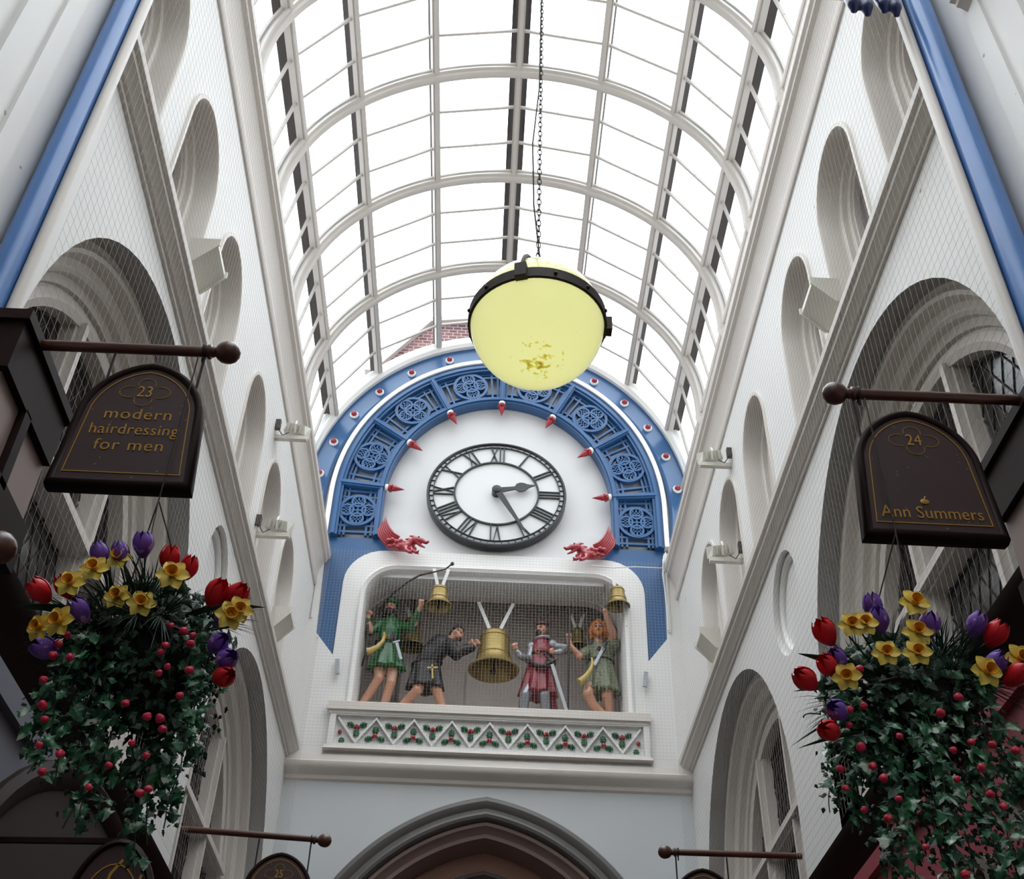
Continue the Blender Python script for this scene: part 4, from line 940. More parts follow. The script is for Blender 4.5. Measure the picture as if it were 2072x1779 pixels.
# ------------------------------------------------------------------ near arch legs (blue rolls), consoles, shop cornices
def near_leg(name, xb, xr, rr, s, label, z0):
    o = empty(name, (xr, 3.38, 4.75)); tag(o, label, 'arch', None)
    b = MB(); b.tube([(xr, 3.38, z0), (xr, 3.38, 11.0)], rr, 20); b.tube([(xr, 3.38, z0), (xr, 3.38, z0+.06)], rr+.01, 20); b.build('blue_roll', BLUEN, o)
    b = MB(); b.tube([(xb, 3.40, z0), (xb, 3.40, 11.0)], .026, 12); b.build('white_bead', TRIMP, o)
    xw = -2.195 if s < 0 else 2.425; b = MB(); b.box((min(xb, xw), 3.42, z0), (max(xb, xw), 3.465, 11.0)); b.build('pier', PAINT, o)
    return o
nl = near_leg('arch_leg', -2.01, -2.095, .06, -1, 'blue rounded leg of the nearer arch on the left wall, above the hairdresser sign', 4.775)
nr = near_leg('arch_leg', 2.20, 2.30, .072, 1, 'blue rounded leg of the nearer arch on the right wall, above the sign numbered 24', 4.705)
b = MB(); P = [(-2.05, 11.0)] ; P = arc(.10, 11.0, 2.15, 2.5, 180, 0, 40)
b.sweep(P, [(0, -.10), (0, .10), (.16, .10), (.16, -.10)], lambda a, c, d: (a, 3.46-d, c)); trim(b, PAINT)
# dark blue carved foot hanging at the right arch leg
o = empty('carved_claw', (1.95, 3.33, 7.65)); tag(o, 'dark blue carved claw at the top of the right arch leg', 'carving')
b = MB()
for x, z in ((1.86, 7.57), (1.93, 7.54), (2.03, 7.58), (2.09, 7.55)):
    capsule(b, [(x, 3.33, 7.95), (x-.01, 3.28, 7.78), (x, 3.26, z), (x+.005, 3.28, z-.03)], [.04, .04, .036, .022])
capsule(b, [(1.98, 3.35, 8.1), (1.98, 3.33, 7.9), (1.99, 3.30, 7.78)], [.09, .09, .05]); b.ball((1.90, 3.25, 7.70), .03); b.ball((2.06, 3.25, 7.70), .03)
organic('claw', b, DBLUE, o, .01, 1)
b = MB(); b.box((1.80, 3.30, 7.80), (2.145, 3.37, 8.3)); b.build('corbel_block', PAINT, o)
def console(x, s, z1, label):
    o = empty('shop_console', (x+s*.2, 3.45, z1)); tag(o, label, 'console')
    X_ = lambda d: (x+s*d)
    def bx(d0, d1, y0, y1, z0, z1_, m, name): b = MB(); b.box((min(X_(d0), X_(d1)), y0, z0), (max(X_(d0), X_(d1)), y1, z1_)); return b.build(name, m, o)
    bx(0, .33, 3.15, 3.74, z1-.26, z1, DARKW, 'top_beam'); bx(-.02, .33, 3.13, 3.76, z1-.03, z1+.02, DARKW, 'capping')
    bx(.03, .33, 3.18, 3.74, z1-.58, z1-.26, MAUVE, 'panel'); bx(.0, .33, 3.40, 3.46, z1-.60, z1-.25, DARKW, 'upright'); bx(0, .33, 3.15, 3.74, z1-.78, z1-.57, DARKW, 'bottom_beam')
    return o
console(-1.79, -1, 4.75, 'dark wooden console on the left wall carrying the hairdresser sign')
console(2.06, 1, 4.68, 'dark wooden console on the right wall carrying the sign numbered 24')
def shopcornice(x, s, z1, y0, y1):
    pr = [(z1-.30, 0), (z1-.30, .05), (z1-.26, .06), (z1-.22, .06), (z1-.18, .09), (z1-.12, .12), (z1-.08, .15), (z1-.04, .18), (z1, .19), (z1+.02, .17), (z1+.02, 0)]
    b = MB(); n = len(pr); f = lambda y, z, d: (x+s*d, y, z)
    b.add([f(y0, z, d) for z, d in pr]+[f(y1, z, d) for z, d in pr], [tuple(range(n-1, -1, -1)), tuple(range(n, 2*n))]+[(i, (i+1) % n, n+(i+1) % n, n+i) for i in range(n)])
    return trim(b, DARKW)
shopcornice(-2.20, 1, 4.29, 3.74, 12.6); shopcornice(2.43, -1, 4.40, 3.74, 12.6)
# shop walls below the cornices
b = MB(); b.box((-2.20, -5, 0), (-2.06, 12.6, 4.02)); b.box((-2.08, 3.76, 3.86), (-2.02, 5.0, 3.90)); trim(b, SHOPG)
P = [(6.25+1.75*math.cos(t), 2.6+1.45*math.sin(t)) for t in [PI*k/30 for k in range(31)]]
b = MB(); b.sweep(P, [(-.10, 0), (-.10, .03), (-.06, .06), (0, .05), (.04, .02), (.04, 0)], leftm(-2.06)); trim(b, DARKW)
b = MB(); b.prism(P, .0, .015, leftm(-2.06)); trim(b, DARKB)
b = MB(); b.box((2.33, -5, 0), (2.43, 12.6, 3.0)); trim(b, SHOPG)
fa = empty('shop_fascia', (2.35, 6, 3.6)); tag(fa, 'maroon shop fascia board with raised grey lettering, right wall', 'sign')
b = MB(); b.box((2.32, 3.78, 3.0), (2.43, 10.5, 4.13)); b.build('board', SHOPM, fa)
b = MB(); b.box((2.28, 3.78, 4.03), (2.33, 10.5, 4.12)); b.box((2.28, 3.78, 3.0), (2.33, 10.5, 3.06)); b.build('frame', SHOPM, fa)
textmesh('lettering', 'Ann Summers', .80, lambda a, c, d: (2.32-d, 4.15-a, 3.47+c), LETTERG, fa, .05, xs=.9)

# ------------------------------------------------------------------ hanging signs
def board_path(cx, zb, hb, hs, H, z0=.0, n=10):
    """flat bottom, slightly tapering sides, pointed arch top"""
    sh = zb+H*.57; P = [(cx-hb, zb), (cx+hb, zb), (cx+hs, sh)]
    for i in range(1, n+1):
        t = i/n; P.append((cx+hs*(1-t**1.75), sh+(H*.43)*(1-(1-t)**1.55)))
    return P+[(2*cx-x, z) for x, z in reversed(P[2:-1])]
def bracket(y, x0, x1, z0, z1, label, m=BROWNW, r=.022):
    o = empty('sign_bracket', (x0, y, z0)); tag(o, label, 'bracket', 'turned wooden poles carrying the shop signs')
    s = 1 if x1 > x0 else -1; q = lambda t: Vector((x0, y, z0)).lerp(Vector((x1, y, z1)), t); L = abs(x1-x0)
    b = MB(); b.tube([q(0), q(1-.085/L)], r, 14); b.build('pole', m, o)
    M3 = Vector((s, 0, (z1-z0)/L)).to_track_quat('Z', 'Y').to_matrix(); 
    b = MB(); b.lathe([(r, 0), (r+.008, .005), (r+.008, .015), (r-.003, .022), (r-.003, .034), (.030, .042), (.040, .055), (.0455, .075), (.045, .092), (.038, .110), (.022, .124), (0, .130)], q(1)-Vector((s, 0, 0))*.115, 22, M3); b.build('ball_finial', m, o)
    b = MB(); b.tube([(x1-s*.125, y+(r+.006)*math.cos(t), z1+(r+.006)*math.sin(t)) for t in [2*PI*k/14 for k in range(14)]], .005, 6, closed=True); b.tube([(x1-s*.125, y+.010*math.cos(t), z1-r-.02+.014*math.sin(t)) for t in [2*PI*k/10 for k in range(10)]], .003, 5, closed=True); b.build('hook_ring', IRON, o)
    return o
def sign(y, cx, zt, zpole, label, num, lines, straps, hb=.253, hs=.228, H=.585):
    zb = zt-H; o = empty('hanging_sign', (cx, y, zt)); tag(o, label, 'sign', None)
    M = lambda a, c, d: (a, y-d, c)
    P = board_path(cx, zb, hb, hs, H)
    b = MB(); b.prism(P, -.026, .026, M); b.build('board', SIGNF, o, 40)
    b = MB(); b.sweep(P, [(.026, .022), (.023, .032), (.010, .038), (-.002, .03), (-.005, 0), (-.002, -.03), (.010, -.038), (.023, -.032), (.026, -.022)], M, closed=True); b.build('frame', DARKW, o, 60)
    b = MB(); Q = board_path(cx, zb+.055, hb-.046, hs-.044, H-.10); b.sweep(Q, [(-.0018, .022), (-.0018, .0285), (.0018, .0285), (.0018, .022)], M, closed=True); b.build('gold_line', GOLD, o, None)
    for x in straps:
        zz = zb+H*(.57+.43*(1-(1-(1-min(1, abs(x-cx)/hs))**(1/1.75))**1.55))
        b = MB(); b.bar((x, y, zz-.02), (x, y, zpole-.0225), .010, .005, (0, 1, 0)); b.build('strap', IRON, o)
    nz_ = zt-.145
    b = MB()
    for k in range(4):
        a = PI/2*k; c_ = (cx+.048*math.cos(a)*1.15, nz_+.036*math.sin(a)*1.1)
        b.sweep([(c_[0]+.033*math.cos(a+t)*(1.2 if k % 2 == 0 else 1), c_[1]+.028*math.sin(a+t)) for t in [-1.9+3.8*i/14 for i in range(15)]], [(-.0010, .022), (-.0010, .028), (.0010, .028), (.0010, .022)], M)
    b.build('quatrefoil_line', GOLD, o, None)
    if num: textmesh('number', num, .075, lambda a, c, d: (cx+a, y-.0265-d, nz_+c), GOLD, o, .002, xs=.82)
    for (txt, zz, sz, xs, sp_) in lines:
        textmesh('lettering', txt, sz, lambda a, c, d: (cx+a, y-.0265-d, zz+c), GOLD, o, .002, xs=xs, spacing=sp_)
    return o
bracket(3.30, -1.80, -1.02, 4.745, 4.750, 'thick brown wooden pole with ball end above the hairdresser sign')
sign(3.30, -1.315, 4.645, 4.745, 'dark brown arched hanging sign reading modern hairdressing for men, number 23', '23', [('modern', 4.388, .072, 1.02, 1.1), ('hairdressing', 4.314, .070, .90, 1.06), ('for men', 4.240, .072, 1.0, 1.1)], (-1.485, -1.14))
bracket(3.30, 2.07, 1.285, 4.690, 4.682, 'thick brown wooden pole with ball end above the sign numbered 24')
s24 = sign(3.30, 1.572, 4.578, 4.685, 'dark brown arched hanging sign numbered 24 with one line of gold lettering at its foot', '24', [('Ann Summers', 4.094, .074, .86, 1.02)], (1.385, 1.745))
b = MB(); b.ball((1.555, 3.272, 4.145), .014, 10, (1.2, .2, .9)); b.tube([(1.555, 3.272, 4.155), (1.561, 3.272, 4.168)], .003, 5); b.build('gold_apple_mark', GOLD, s24)
bracket(8.0, -2.05, -1.015, 4.655, 4.617, 'far thin wooden pole with ball end above the sign numbered 25')
sign(8.0, -1.325, 4.508, 4.63, 'far dark arched hanging sign numbered 25 at the bottom edge', '25', [], (-1.50, -1.14))
bracket(8.0, 2.28, 1.285, 4.637, 4.629, 'far thin wooden pole with ball end on the right, at the bottom edge')
sign(8.0, 1.57, 4.513, 4.63, 'far dark arched hanging sign whose tip only shows at the bottom right', '', [], (1.393, 1.749))
bracket(2.60, -2.08, -1.27, 3.33, 3.33, 'brown turned ball end of a nearer pole at the left edge', BROWNW, .03)
# low sign with gold curves behind the left basket
o = empty('hanging_sign', (-1.50, 5.0, 3.40)); tag(o, 'dark hanging sign with gold oval strokes, lowest at the left behind the ivy', 'sign'); M = lambda a, c, d: (a, 5.0-d, c)
P = [(-1.70, 2.8), (-1.33, 2.8)]+arc(-1.515, 3.10, .185, .34, 0, 180, 20)
b = MB(); b.prism(P, -.02, .02, M); b.build('board', SIGNF, o)
b = MB(); b.sweep(P, [(.02, .02), (.01, .035), (-.01, .02), (-.01, -.02), (.02, -.03)], M, closed=True); b.build('frame', DARKW, o)
b = MB()
for cx_, r1, r2 in ((-1.515, .135, .26),): b.sweep([(cx_+r1*math.cos(t), 3.08+r2*math.sin(t)) for t in [PI*k/16 for k in range(17)]], [(-.003, .018), (-.003, .023), (.003, .023), (.003, .018)], M)
b.build('gold_line', GOLD, o, None)
b = MB(); b.sweep([(-1.56, 2.85), (-1.565, 3.1), (-1.53, 3.3), (-1.49, 3.36)], [(-.006, .018), (-.006, .023), (.006, .023), (.006, .018)], M); b.sweep([(-1.47, 2.9), (-1.44, 3.1), (-1.40, 3.3)], [(-.005, .018), (-.005, .023), (.005, .023), (.005, .018)], M); b.build('gold_stroke', GOLD, o, None)
b = MB(); b.bar((-2.055, 5.0, 3.43), (-1.51, 5.0, 3.445), .022, .022); b.build('hanger', DARKW, o)

# ------------------------------------------------------------------ floodlights on arms and wedge wall lights
def flood(x, s, y, z, label):
    o = empty('floodlight', (x, y, z)); tag(o, label, 'floodlight', 'cream floodlights on short arms'); X_ = lambda d: x+s*d
    b = MB(); b.box((min(X_(0), X_(.32)), y-.02, z-.022), (max(X_(0), X_(.32)), y+.03, z+.022)); b.build('arm', CREAM, o)
    R_ = Matrix.Rotation(s*.20, 3, 'Y') @ Matrix.Rotation(.45, 3, 'X')
    c = Vector((X_(.20), y+.02, z+.125)); b = MB()
    vs = [(-.11, -.07, -.045), (.11, -.07, -.045), (.125, .07, -.06), (-.125, .07, -.06), (-.09, -.07, .045), (.09, -.07, .045), (.12, .07, .06), (-.12, .07, .06)]
    b.add([c+R_ @ Vector(v) for v in vs], [(0, 3, 2, 1), (4, 5, 6, 7), (0, 1, 5, 4), (1, 2, 6, 5), (2, 3, 7, 6), (3, 0, 4, 7)])
    for k in range(4): b.obox(c+R_ @ Vector((-.06+.04*k, -.08, 0)), (.006, .014, .04), R_)
    b.build('housing', CREAM, o)
    b = MB(); b.obox(c+R_ @ Vector((0, .075, 0)), (.11, .006, .05), R_); b.build('lens', SILV, o)
    b = MB(); b.tube([(X_(.20), y-.06, z+.02), (X_(.20), y-.10, z+.10), (X_(.20), y-.06, z+.17)], .012, 6); b.build('yoke', CREAM, o)
    b = MB(); b.box((min(X_(.0), X_(.05)), y-.10, z+.05), (max(X_(.0), X_(.05)), y-.05, z+.16)); b.tube([(X_(.03), y-.07, z+.06), (X_(.09), y-.09, z-.04), (X_(.14), y-.05, z+.03)], .006, 6); b.build('cable_box', LEAD, o)
    return o
flood(XL, 1, 9.0, 9.05, 'upper floodlight on the left wall beside the top cornice')
flood(XL, 1, 9.0, 7.86, 'lower floodlight on the left wall beneath the other one')
flood(XR, -1, 9.15, 9.07, 'upper floodlight on the right wall beside the top cornice')
flood(XR, -1, 9.15, 7.90, 'lower floodlight on the right wall beneath the other one')
def wedge(x, s, y, z, label):
    o = empty('wall_light', (x, y, z)); tag(o, label, 'wall light', 'pale wedge-shaped wall lights'); X_ = lambda d: x+s*d
    b = MB(); pr = [(0, z-.12), (.05, z-.12), (.20, z+.05), (.20, z+.09), (.0, z+.09)]
    b.prism(pr, y-.15, y+.15, lambda a, c, d: (X_(a), d, c)); b.build('housing', CREAM, o)
    for yy in (y-.16, y+.15): b = MB(); b.prism([(0, z-.13), (.06, z-.13), (.215, z+.045), (.215, z+.105), (0, z+.105)], yy, yy+.012, lambda a, c, d: (X_(a), d, c)); b.build('end_plate', CREAM, o)
    return o
wedge(XL, 1, 5.60, 7.79, 'nearer wedge wall light above the string course on the left wall')
wedge(XL, 1, 10.45, 7.77, 'farther wedge wall light above the string course on the left wall')
wedge(XR, -1, 5.72, 7.82, 'nearer wedge wall light above the string course on the right wall')
wedge(XR, -1, 10.55, 7.80, 'farther wedge wall light above the string course on the right wall')
# thin wires
for nm, pts, lb in (('wire', [(2.27, 12.45, 10.20), (2.24, 12.44, 9.9), (2.27, 12.44, 9.4), (2.26, 12.44, 9.08)], 'thin white cable hanging beside the blue band at the right of the niche'),
                    ('wire', [(1.30, 12.42, 9.98), (1.6, 12.42, 9.96), (1.9, 12.42, 9.99), (2.24, 12.44, 10.0), (2.30, 12.44, 10.25)], 'white cable running across the top right corner of the niche surround')):
    b = MB(); b.tube(pts, .008, 6); o = b.build(nm, PAINT, None); tag(o, lb, 'cable')
for x, s, lb in ((-1.77, 1, 'left'), (1.965, -1, 'right')):
    b = MB(); b.bar((x+s*.0, 12.50, 8.52), (x+s*.03, 12.46, 8.30), .05, .02, (0, 1, 0)); o = b.build('metal_tab', MAIL, None); tag(o, 'small grey metal tab below the blue band on the %s of the niche' % lb, 'tab')

# ------------------------------------------------------------------ bird netting
def net(name, M, a0, a1, b0, b1, sx, sz, diag, m, th, label):
    B = MB()
    def ln(p, q): B.tube([M(p[0], p[1], 0), M(q[0], q[1], 0)], th, 3, cap=False)
    if diag:
        k = sz/sx; c = b0-k*a1
        for sg in (1, -1):
            i = -int((a1-a0)*2/sx)-int((b1-b0)/sz*2)
            while i < int((a1-a0)/sx+(b1-b0)/sz)*2+4:
                off = i*sz
                ts = []
                # z = b0 + off + sg*k*(a-a0)
                za = b0+off; zb_ = b0+off+sg*k*(a1-a0); A, Bq = (a0, za), (a1, zb_)
                t0, t1 = 0., 1.; dz = zb_-za
                if abs(dz) > 1e-9:
                    u, v = (b0-za)/dz, (b1-za)/dz; u, v = min(u, v), max(u, v); t0, t1 = max(t0, u), min(t1, v)
                if t1 > t0+1e-4: ln((a0+(a1-a0)*t0, za+dz*t0), (a0+(a1-a0)*t1, za+dz*t1))
                i += 1
    else:
        x = a0
        while x <= a1: ln((x, b0), (x, b1)); x += sx
        z = b0
        while z <= b1: ln((a0, z), (a1, z)); z += sz
    o = B.build(name, m, None, None, ); tag(o, label, 'netting'); return o
net('bird_netting', leftm(-2.0), 3.50, 12.3, 4.35, 9.95, .063, .063, False, NETM, .0007, 'fine diamond bird netting stretched over the left wall')
net('bird_netting', rightm(2.24), 3.50, 12.3, 4.45, 10.0, .063, .063, False, NETM, .0007, 'fine diamond bird netting stretched over the right wall')
net('bird_netting', endm(12.28), -2.04, 2.22, 7.30, 9.98, .042, .042, False, NETW, .0008, 'square mesh bird netting hung in front of the clock figures')
# ------------------------------------------------------------------ flower baskets
def leafmat():
    m = bpy.data.materials.new('variegated_ivy'); m.use_nodes = True; N = m.node_tree.nodes; L = m.node_tree.links; b = N['Principled BSDF']
    tc = N.new('ShaderNodeTexCoord'); ns = N.new('ShaderNodeTexNoise'); ns.inputs['Scale'].default_value = 22; ns.inputs['Detail'].default_value = 2; L.new(tc.outputs['Object'], ns.inputs['Vector'])
    r = N.new('ShaderNodeValToRGB'); e = r.color_ramp.elements; e[0].position = .35; e[0].color = lin((12, 52, 30))+(1,); e[1].position = .66; e[1].color = lin((205, 218, 200))+(1,)
    k = e.new(.52); k.color = lin((40, 104, 64))+(1,); k2 = e.new(.585); k2.color = lin((70, 134, 92))+(1,)
    L.new(ns.outputs['Fac'], r.inputs['Fac']); L.new(r.outputs['Color'], b.inputs['Base Color']); b.inputs['Roughness'].default_value = .35
    return m
IVY = leafmat()
DKLEAF = mat('dark_fern_green', (24, 56, 34), .5, noise=.5, nscale=12)
NEEDLE = mat('needle_blue_green', (40, 72, 58), .45, noise=.5, nscale=20)
TLEAF = mat('tulip_leaf_green', (44, 84, 40), .45, noise=.3, nscale=8)
SOIL = mat('basket_moss', (14, 18, 12), .95)
TRED = mat('red_tulip_petal', (232, 30, 42), .4, noise=.25, nscale=30)
TPUR = mat('purple_tulip_petal', (128, 86, 186), .45, noise=.45, nscale=24, spots=(26, .60, (206, 160, 206)))
DYEL = mat('yellow_daffodil_petal', (250, 214, 92), .45, noise=.15, nscale=30)
DORG = mat('orange_daffodil_trumpet', (246, 164, 26), .45)
RPNK = mat('pink_rosebud', (226, 52, 84), .45, noise=.3, nscale=60)
rnd = random.Random(11)
def patch(b, rows):
    n = len(rows[0]); vs = [p for r in rows for p in r]; fs = []
    for i in range(len(rows)-1):
        for j in range(n-1): fs.append((i*n+j, i*n+j+1, (i+1)*n+j+1, (i+1)*n+j))
    b.add(vs, fs)
def frame_of(d): return Vector(d).normalized().to_track_quat('Z', 'Y').to_matrix()
def tulip(parent, c, d, m, s=1.):
    c = Vector(c); M3 = frame_of(d); b = MB(); R_, H = .029*s, .082*s; op = rnd.uniform(-.05, .22)
    for k in range(6):
        a = k*PI/3+(.1 if k % 2 else 0); rr = R_*(1 if k % 2 else .92); rows = []
        for i in range(7):
            t = i/6; r = rr*(math.sin(PI*(.10+.76*t))+op*t); z = -.5*H+H*t; w = .62*math.sin(PI*min(1, .12+.84*t))**.6
            rows.append([c + M3 @ Vector((r*math.cos(a+w*j/2), r*math.sin(a+w*j/2), z-(.006*s*abs(j)/2 if t > .9 else 0))) for j in (-2, -1, 0, 1, 2)])
        patch(b, rows)
    b.lathe([(.004, -.5*H), (R_*.30, -.49*H), (R_*.6, -.3*H), (R_*.3, 0)], c, 10, M3)
    o = b.build('tulip', m, parent, 60, ); return o
def daffodil(parent, c, d, s=1.):
    c = Vector(c); M3 = frame_of(d); b = MB()
    for k in range(6):
        a = k*PI/3; rows = []
        for i in range(6):
            t = i/5; r = (.008+.044*t)*s; w = .020*s*math.sin(PI*(.12+.86*t))**.8; z = .004*math.sin(3*t)*s*(1 if k % 2 else 1.8)
            rows.append([c + M3 @ (Matrix.Rotation(a, 3, 'Z') @ Vector((r, w*j, z+abs(j)*.004*s))) for j in (-1, -.5, 0, .5, 1)])
        patch(b, rows)
    o = b.build('daffodil', DYEL, parent, 60)
    b = MB(); b.lathe([(.008*s, .0), (.012*s, .010*s), (.013*s, .022*s), (.021*s, .034*s), (.019*s, .035*s), (.010*s, .022*s), (.006*s, .006*s)], c, 14, M3)
    k_ = b.build('trumpet', DORG, None); k_.parent = o; k_.data.transform(Matrix.Translation(-parent.location)); return o
def rosebud(parent, c, s=1.):
    b = MB(); c = Vector(c); M3 = Matrix.Rotation(rnd.uniform(0, 6), 3, 'X') @ Matrix.Rotation(rnd.uniform(0, 6), 3, 'Y')
    b.ball(c, .0125*s, 10, (1, 1, 1.15), M3)
    for k in range(5):
        a = k*2.4; b.ball(c + M3 @ Vector((math.cos(a)*.005*s, math.sin(a)*.005*s, .003*s)), .0105*s, 8, (1, .8, 1.1), M3)
    return b.build('rosebud', RPNK, parent, 60)
def blade(b, p, d, L, w, droop, n=6):
    p = Vector(p); d = Vector(d).normalized(); s = d.cross(Vector((0, 0, 1))); s = s.normalized() if s.length > .05 else Vector((1, 0, 0)); rows = []
    for i in range(n+1):
        t = i/n; q = p+d*L*t+Vector((0, 0, -droop*L*t*t)); ww = w*math.sin(PI*(.18+.80*t))
        rows.append([q-s*ww, q+Vector((0, 0, ww*.35)), q+s*ww])
    patch(b, rows)
def ivy_leaf(b, c, nrm, up, s):
    c = Vector(c); n_ = Vector(nrm).normalized(); u = Vector(up)-n_*Vector(up).dot(n_); u.normalize(); v = n_.cross(u)
    pr = [(0, -.55), (.30, -.75), (.38, -.30), (.85, -.20), (.45, .18), (.42, .45), (0, 1.05), (-.42, .45), (-.45, .18), (-.85, -.20), (-.38, -.30), (-.30, -.75)]
    vs = [c+n_*s*.12]+[c+(v*x+u*y)*s-n_*s*.10*abs(x) for x, y in pr]
    m = len(pr); b.add(vs, [(0, 1+i, 1+(i+1) % m) for i in range(m)])
def basket(c, label, side, TR, TP, DF, PK, ends, leaves):
    c = Vector(c); o = empty('hanging_basket', c); tag(o, label, 'hanging basket', 'hanging baskets of artificial flowers and trailing ivy')
    b = MB(); b.lathe([(0, -.22), (.08, -.205), (.14, -.16), (.18, -.08), (.19, 0), (.16, .02), (0, .04)], c, 24); organic('moss_bowl', b, SOIL, o, .02, 1)
    b = MB(); b.tube([c+Vector((.195*math.cos(t), .195*math.sin(t), 0)) for t in [2*PI*k/28 for k in range(28)]], .006, 6, closed=True); b.build('wire_rim', IRON, o)
    top = Vector((side[0], 3.243, side[1]-.05)); knot = Vector((side[0], 3.243, 3.98))
    b = MB(); b.tube([top, knot], .003, 6); b.build('hanging_wire', IRON, o)
    for k in range(3):
        a = 2*PI*k/3+.5; b = MB(); b.tube([c+Vector((.195*math.cos(a), .195*math.sin(a), 0)), knot], .0026, 5); b.build('hanging_wire', IRON, o)
    def dirf(x, z, y=3.12): d = Vector((x, y, z))-(c+Vector((0, 0, -.12))); d.normalize(); return d
    for P_, m in ((TR, TRED), (TP, TPUR)):
        for x, z in P_: 
            y = 3.12+rnd.uniform(-.02, .02); d = dirf(x, z); tulip(o, (x, y, z), d+Vector((0, -.25, .1)), m, rnd.uniform(1.0, 1.2))
            if False: pass
    for x, z in DF: daffodil(o, (x, 3.09+rnd.uniform(-.02, .02), z), dirf(x, z)*.5+Vector((rnd.uniform(-.2, .2), -1.0, -.35)), rnd.uniform(.85, 1.05))
    for x, z in PK: rosebud(o, (x, 3.11+rnd.uniform(-.02, .02), z), rnd.uniform(.7, 1.0))
    b = MB()
    for x, z in TR+TP+DF:
        q = Vector((x, 3.14, z)); a = c+Vector(((x-c.x)*.25, -.05, .0)); b.tube([a, a.lerp(q, .6)+Vector((0, 0, .01)), q], .003, 5, cap=False)
    s_ = b.build('stems', DKLEAF, o, None); s_['kind'] = 'stuff'
    for p, d, L, w in leaves:
        b = MB(); blade(b, p, d, L, w, .12, 8); b.build('broad_leaf', TLEAF, o, 60)
    b = MB()
    for k in range(15):
        a = rnd.uniform(0, 2*PI); el = rnd.uniform(-.15, 1.35)
        dd = Vector((math.cos(a)*math.cos(el), math.sin(a)*math.cos(el)*.5+.05, math.sin(el)*.8)); p = c+Vector((.12*math.cos(a), .10*math.sin(a)-.04, .03))+dd*.09
        for j in range(46):
            d2 = dd+Vector((rnd.uniform(-.5, .5), rnd.uniform(-.5, .5), rnd.uniform(-.45, .45))); blade(b, p+d2*.03, d2, rnd.uniform(.10, .19), rnd.uniform(.0012, .0024), .25, 3)
    s_ = b.build('needle_foliage', NEEDLE, o, None); s_['kind'] = 'stuff'
    b = MB(); st = MB(); fz = MB()
    for (ex, ez) in ends:
        for rep in range(2):
            y1 = 3.22+rnd.uniform(-.06, .24); ex2 = ex+rnd.uniform(-.045, .045); ez2 = ez+rnd.uniform(0, .30 if rep else .08)
            a = math.atan2(0, 1); x0 = c.x+(ex2-c.x)*.75; y0 = y1; z0 = c.z+rnd.uniform(-.05, .04); pts = []; N_ = 14
            ph = rnd.uniform(0, 6)
            for i in range(N_+1):
                t = i/N_; pts.append(Vector((x0+(ex2-x0)*t+.012*math.sin(ph+9*t), y0+.012*math.cos(ph+8*t), z0+(ez2-z0)*t)))
            st.tube(pts, .0022, 4, cap=False)
            L = (z0-ez2); nl_ = int(L/.021)
            for i in range(nl_):
                t = (i+rnd.random())/nl_; q = pts[0].lerp(pts[-1], t); q = pts[min(N_, int(t*N_))]+Vector((rnd.uniform(-.03, .03), rnd.uniform(-.03, .02), rnd.uniform(-.01, .01)))
                ivy_leaf(b, q, (rnd.uniform(-.8, .8), -1, rnd.uniform(-.2, .9)), (rnd.uniform(-.8, .8), rnd.uniform(-.4, .4), -1), rnd.uniform(.018, .036))
                if rnd.random() < .8:
                    for _ in range(3): ivy_leaf(fz, q+Vector((rnd.uniform(-.04, .04), rnd.uniform(0, .06), rnd.uniform(-.02, .02))), (rnd.uniform(-1, 1), -1, rnd.uniform(-.6, .8)), (rnd.uniform(-1, 1), 0, -1), rnd.uniform(.008, .014))
    for _ in range(520):
        a = rnd.uniform(0, 2*PI); el = rnd.uniform(.0, 1.45); r = rnd.uniform(.16, .25)
        ivy_leaf(fz, c+Vector((r*1.18*math.cos(a)*math.cos(el), r*.85*math.sin(a)*math.cos(el), r*.95*math.sin(el))), (math.cos(a), math.sin(a)-.4, rnd.uniform(-.5, .8)), (rnd.uniform(-1, 1), rnd.uniform(-1, 1), rnd.uniform(-1, 1)), rnd.uniform(.018, .034))
    for _ in range(420):
        a = rnd.uniform(0, 2*PI); z = rnd.uniform(-.26, .05); r = .20*math.sqrt(max(.05, 1-(z/.30)**2))+rnd.uniform(-.02, .03)
        ivy_leaf(fz, c+Vector((r*math.cos(a)*1.05, r*math.sin(a), z+.03)), (math.cos(a), math.sin(a), rnd.uniform(-.5, .5)), (rnd.uniform(-1, 1), rnd.uniform(-1, 1), -1), rnd.uniform(.016, .028))
    for nm, bb, m in (('ivy_leaves', b, IVY), ('small_leaves', fz, DKLEAF), ('trailing_stems', st, DKLEAF)):
        s_ = bb.build(nm, m, o, None); s_['kind'] = 'stuff'
    return o
LTR = [(-1.388, 3.52), (-1.313, 3.541), (-1.012, 3.655), (-0.952, 3.64), (-0.777, 3.524), (-0.839, 3.53), (-0.771, 3.257)]
LTP = [(-1.231, 3.653), (-1.172, 3.666), (-1.111, 3.711), (-1.251, 3.46), (-0.804, 3.465), (-1.329, 3.335), (-0.809, 3.37), (-0.771, 3.307)]
LDF = [(-1.228, 3.588), (-1.175, 3.647), (-1.284, 3.527), (-1.141, 3.505), (-1.058, 3.475), (-0.978, 3.568), (-1.342, 3.381), (-1.277, 3.389), (-0.777, 3.436), (-0.755, 3.458)]
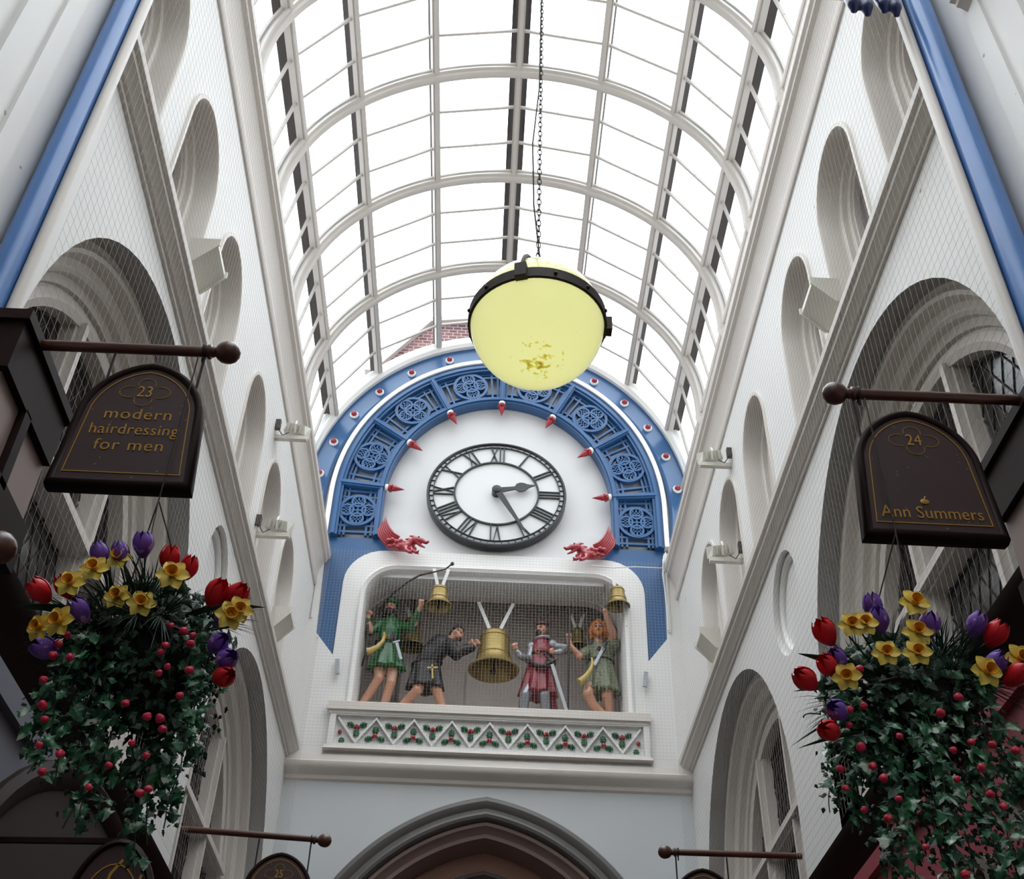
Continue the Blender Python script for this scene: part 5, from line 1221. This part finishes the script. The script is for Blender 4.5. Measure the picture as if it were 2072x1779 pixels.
LPK = [(-0.961, 3.416), (-0.914, 3.39), (-0.888, 3.391), (-0.971, 3.324), (-0.884, 3.348), (-0.954, 3.242), (-0.883, 3.184), (-1.034, 3.149), (-0.869, 3.257), (-0.959, 3.105), (-0.93, 3.114), (-0.982, 3.021), (-0.939, 2.996), (-1.032, 2.956), (-0.905, 3.069), (-1.278, 3.288), (-1.229, 3.285), (-1.286, 3.211), (-1.273, 3.14), (-1.244, 3.011), (-1.184, 2.994), (-1.215, 2.935), (-1.079, 2.902), (-1.282, 3.341), (-1.266, 3.376), (-1.254, 3.097), (-0.961, 3.345), (-0.939, 3.276), (-0.933, 2.889), (-0.912, 2.897)]
RTR = [(1.06, 3.494), (0.971, 3.319), (1.016, 3.152), (1.602, 3.516), (1.05, 3.376), (1.625, 3.363)]
RTP = [(1.231, 3.603), (1.236, 3.542), (1.088, 3.406), (1.051, 3.217), (1.546, 3.545), (1.566, 3.401), (1.394, 3.532)]
RDF = [(1.136, 3.502), (1.18, 3.515), (1.352, 3.596), (1.348, 3.5), (1.223, 3.404), (1.331, 3.425), (1.096, 3.328), (1.517, 3.354), (1.637, 3.41)]
RPK = [(1.138, 3.357), (1.133, 3.236), (1.085, 3.215), (1.081, 3.176), (1.038, 3.046), (1.039, 2.98), (1.086, 2.923), (1.15, 2.902), (1.178, 2.948), (1.36, 3.226), (1.381, 3.118), (1.426, 3.128), (1.493, 3.13), (1.558, 3.117), (1.361, 3.015), (1.438, 3.051), (1.459, 2.989), (1.484, 2.947), (1.218, 3.138), (1.13, 3.055), (1.151, 3.014), (1.325, 2.747), (1.104, 3.109), (1.434, 3.291), (1.232, 2.818)]
endsL = [(-1.36, 3.30), (-1.34, 3.18), (-1.34, 3.02), (-1.32, 3.10), (-1.29, 2.98), (-1.25, 2.92), (-1.20, 2.88), (-1.15, 2.84), (-1.10, 2.80), (-1.06, 2.83), (-1.00, 2.77), (-.96, 2.80), (-.92, 2.86), (-.88, 2.90), (-.86, 2.98), (-.84, 3.10), (-.82, 3.2)]
endsR = [(1.02, 3.22), (1.05, 3.05), (1.08, 3.12), (1.10, 3.0), (1.14, 2.90), (1.18, 2.82), (1.22, 2.74), (1.27, 2.68), (1.32, 2.66), (1.36, 2.62), (1.42, 2.66), (1.48, 2.66), (1.53, 2.76), (1.58, 2.70), (1.62, 2.80), (1.66, 2.9)]
basket((-1.09, 3.36, 3.46), 'flower basket hanging below the hairdresser sign at the left', (-1.145, 4.72), LTR, LTP, LDF, LPK, endsL,
       [((-1.25, 3.2, 3.50), (-1, -.1, .10), .24, .024), ((-1.12, 3.2, 3.56), (-.45, -.1, 1), .18, .02), ((-.95, 3.2, 3.5), (1, -.1, .45), .22, .018), ((-.9, 3.2, 3.53), (1, 0, .2), .2, .018), ((-1.2, 3.2, 3.5), (-.8, -.1, .9), .2, .016), ((-1.03, 3.18, 3.6), (.1, -.1, 1), .15, .02)])
basket((1.37, 3.36, 3.38), 'flower basket hanging below the sign numbered 24 at the right', (1.41, 4.66), RTR, RTP, RDF, RPK, endsR,
       [((1.22, 3.18, 3.38), (-1, -.1, .35), .26, .026), ((1.30, 3.18, 3.40), (-.5, -.1, 1), .22, .024), ((1.15, 3.2, 3.35), (-1, -.1, -.05), .2, .018), ((1.15, 3.2, 3.28), (-1, -.1, -.5), .26, .02), ((1.5, 3.2, 3.42), (1, -.1, .1), .24, .022), ((1.15, 3.2, 3.2), (-.9, -.1, -.2), .22, .018)])
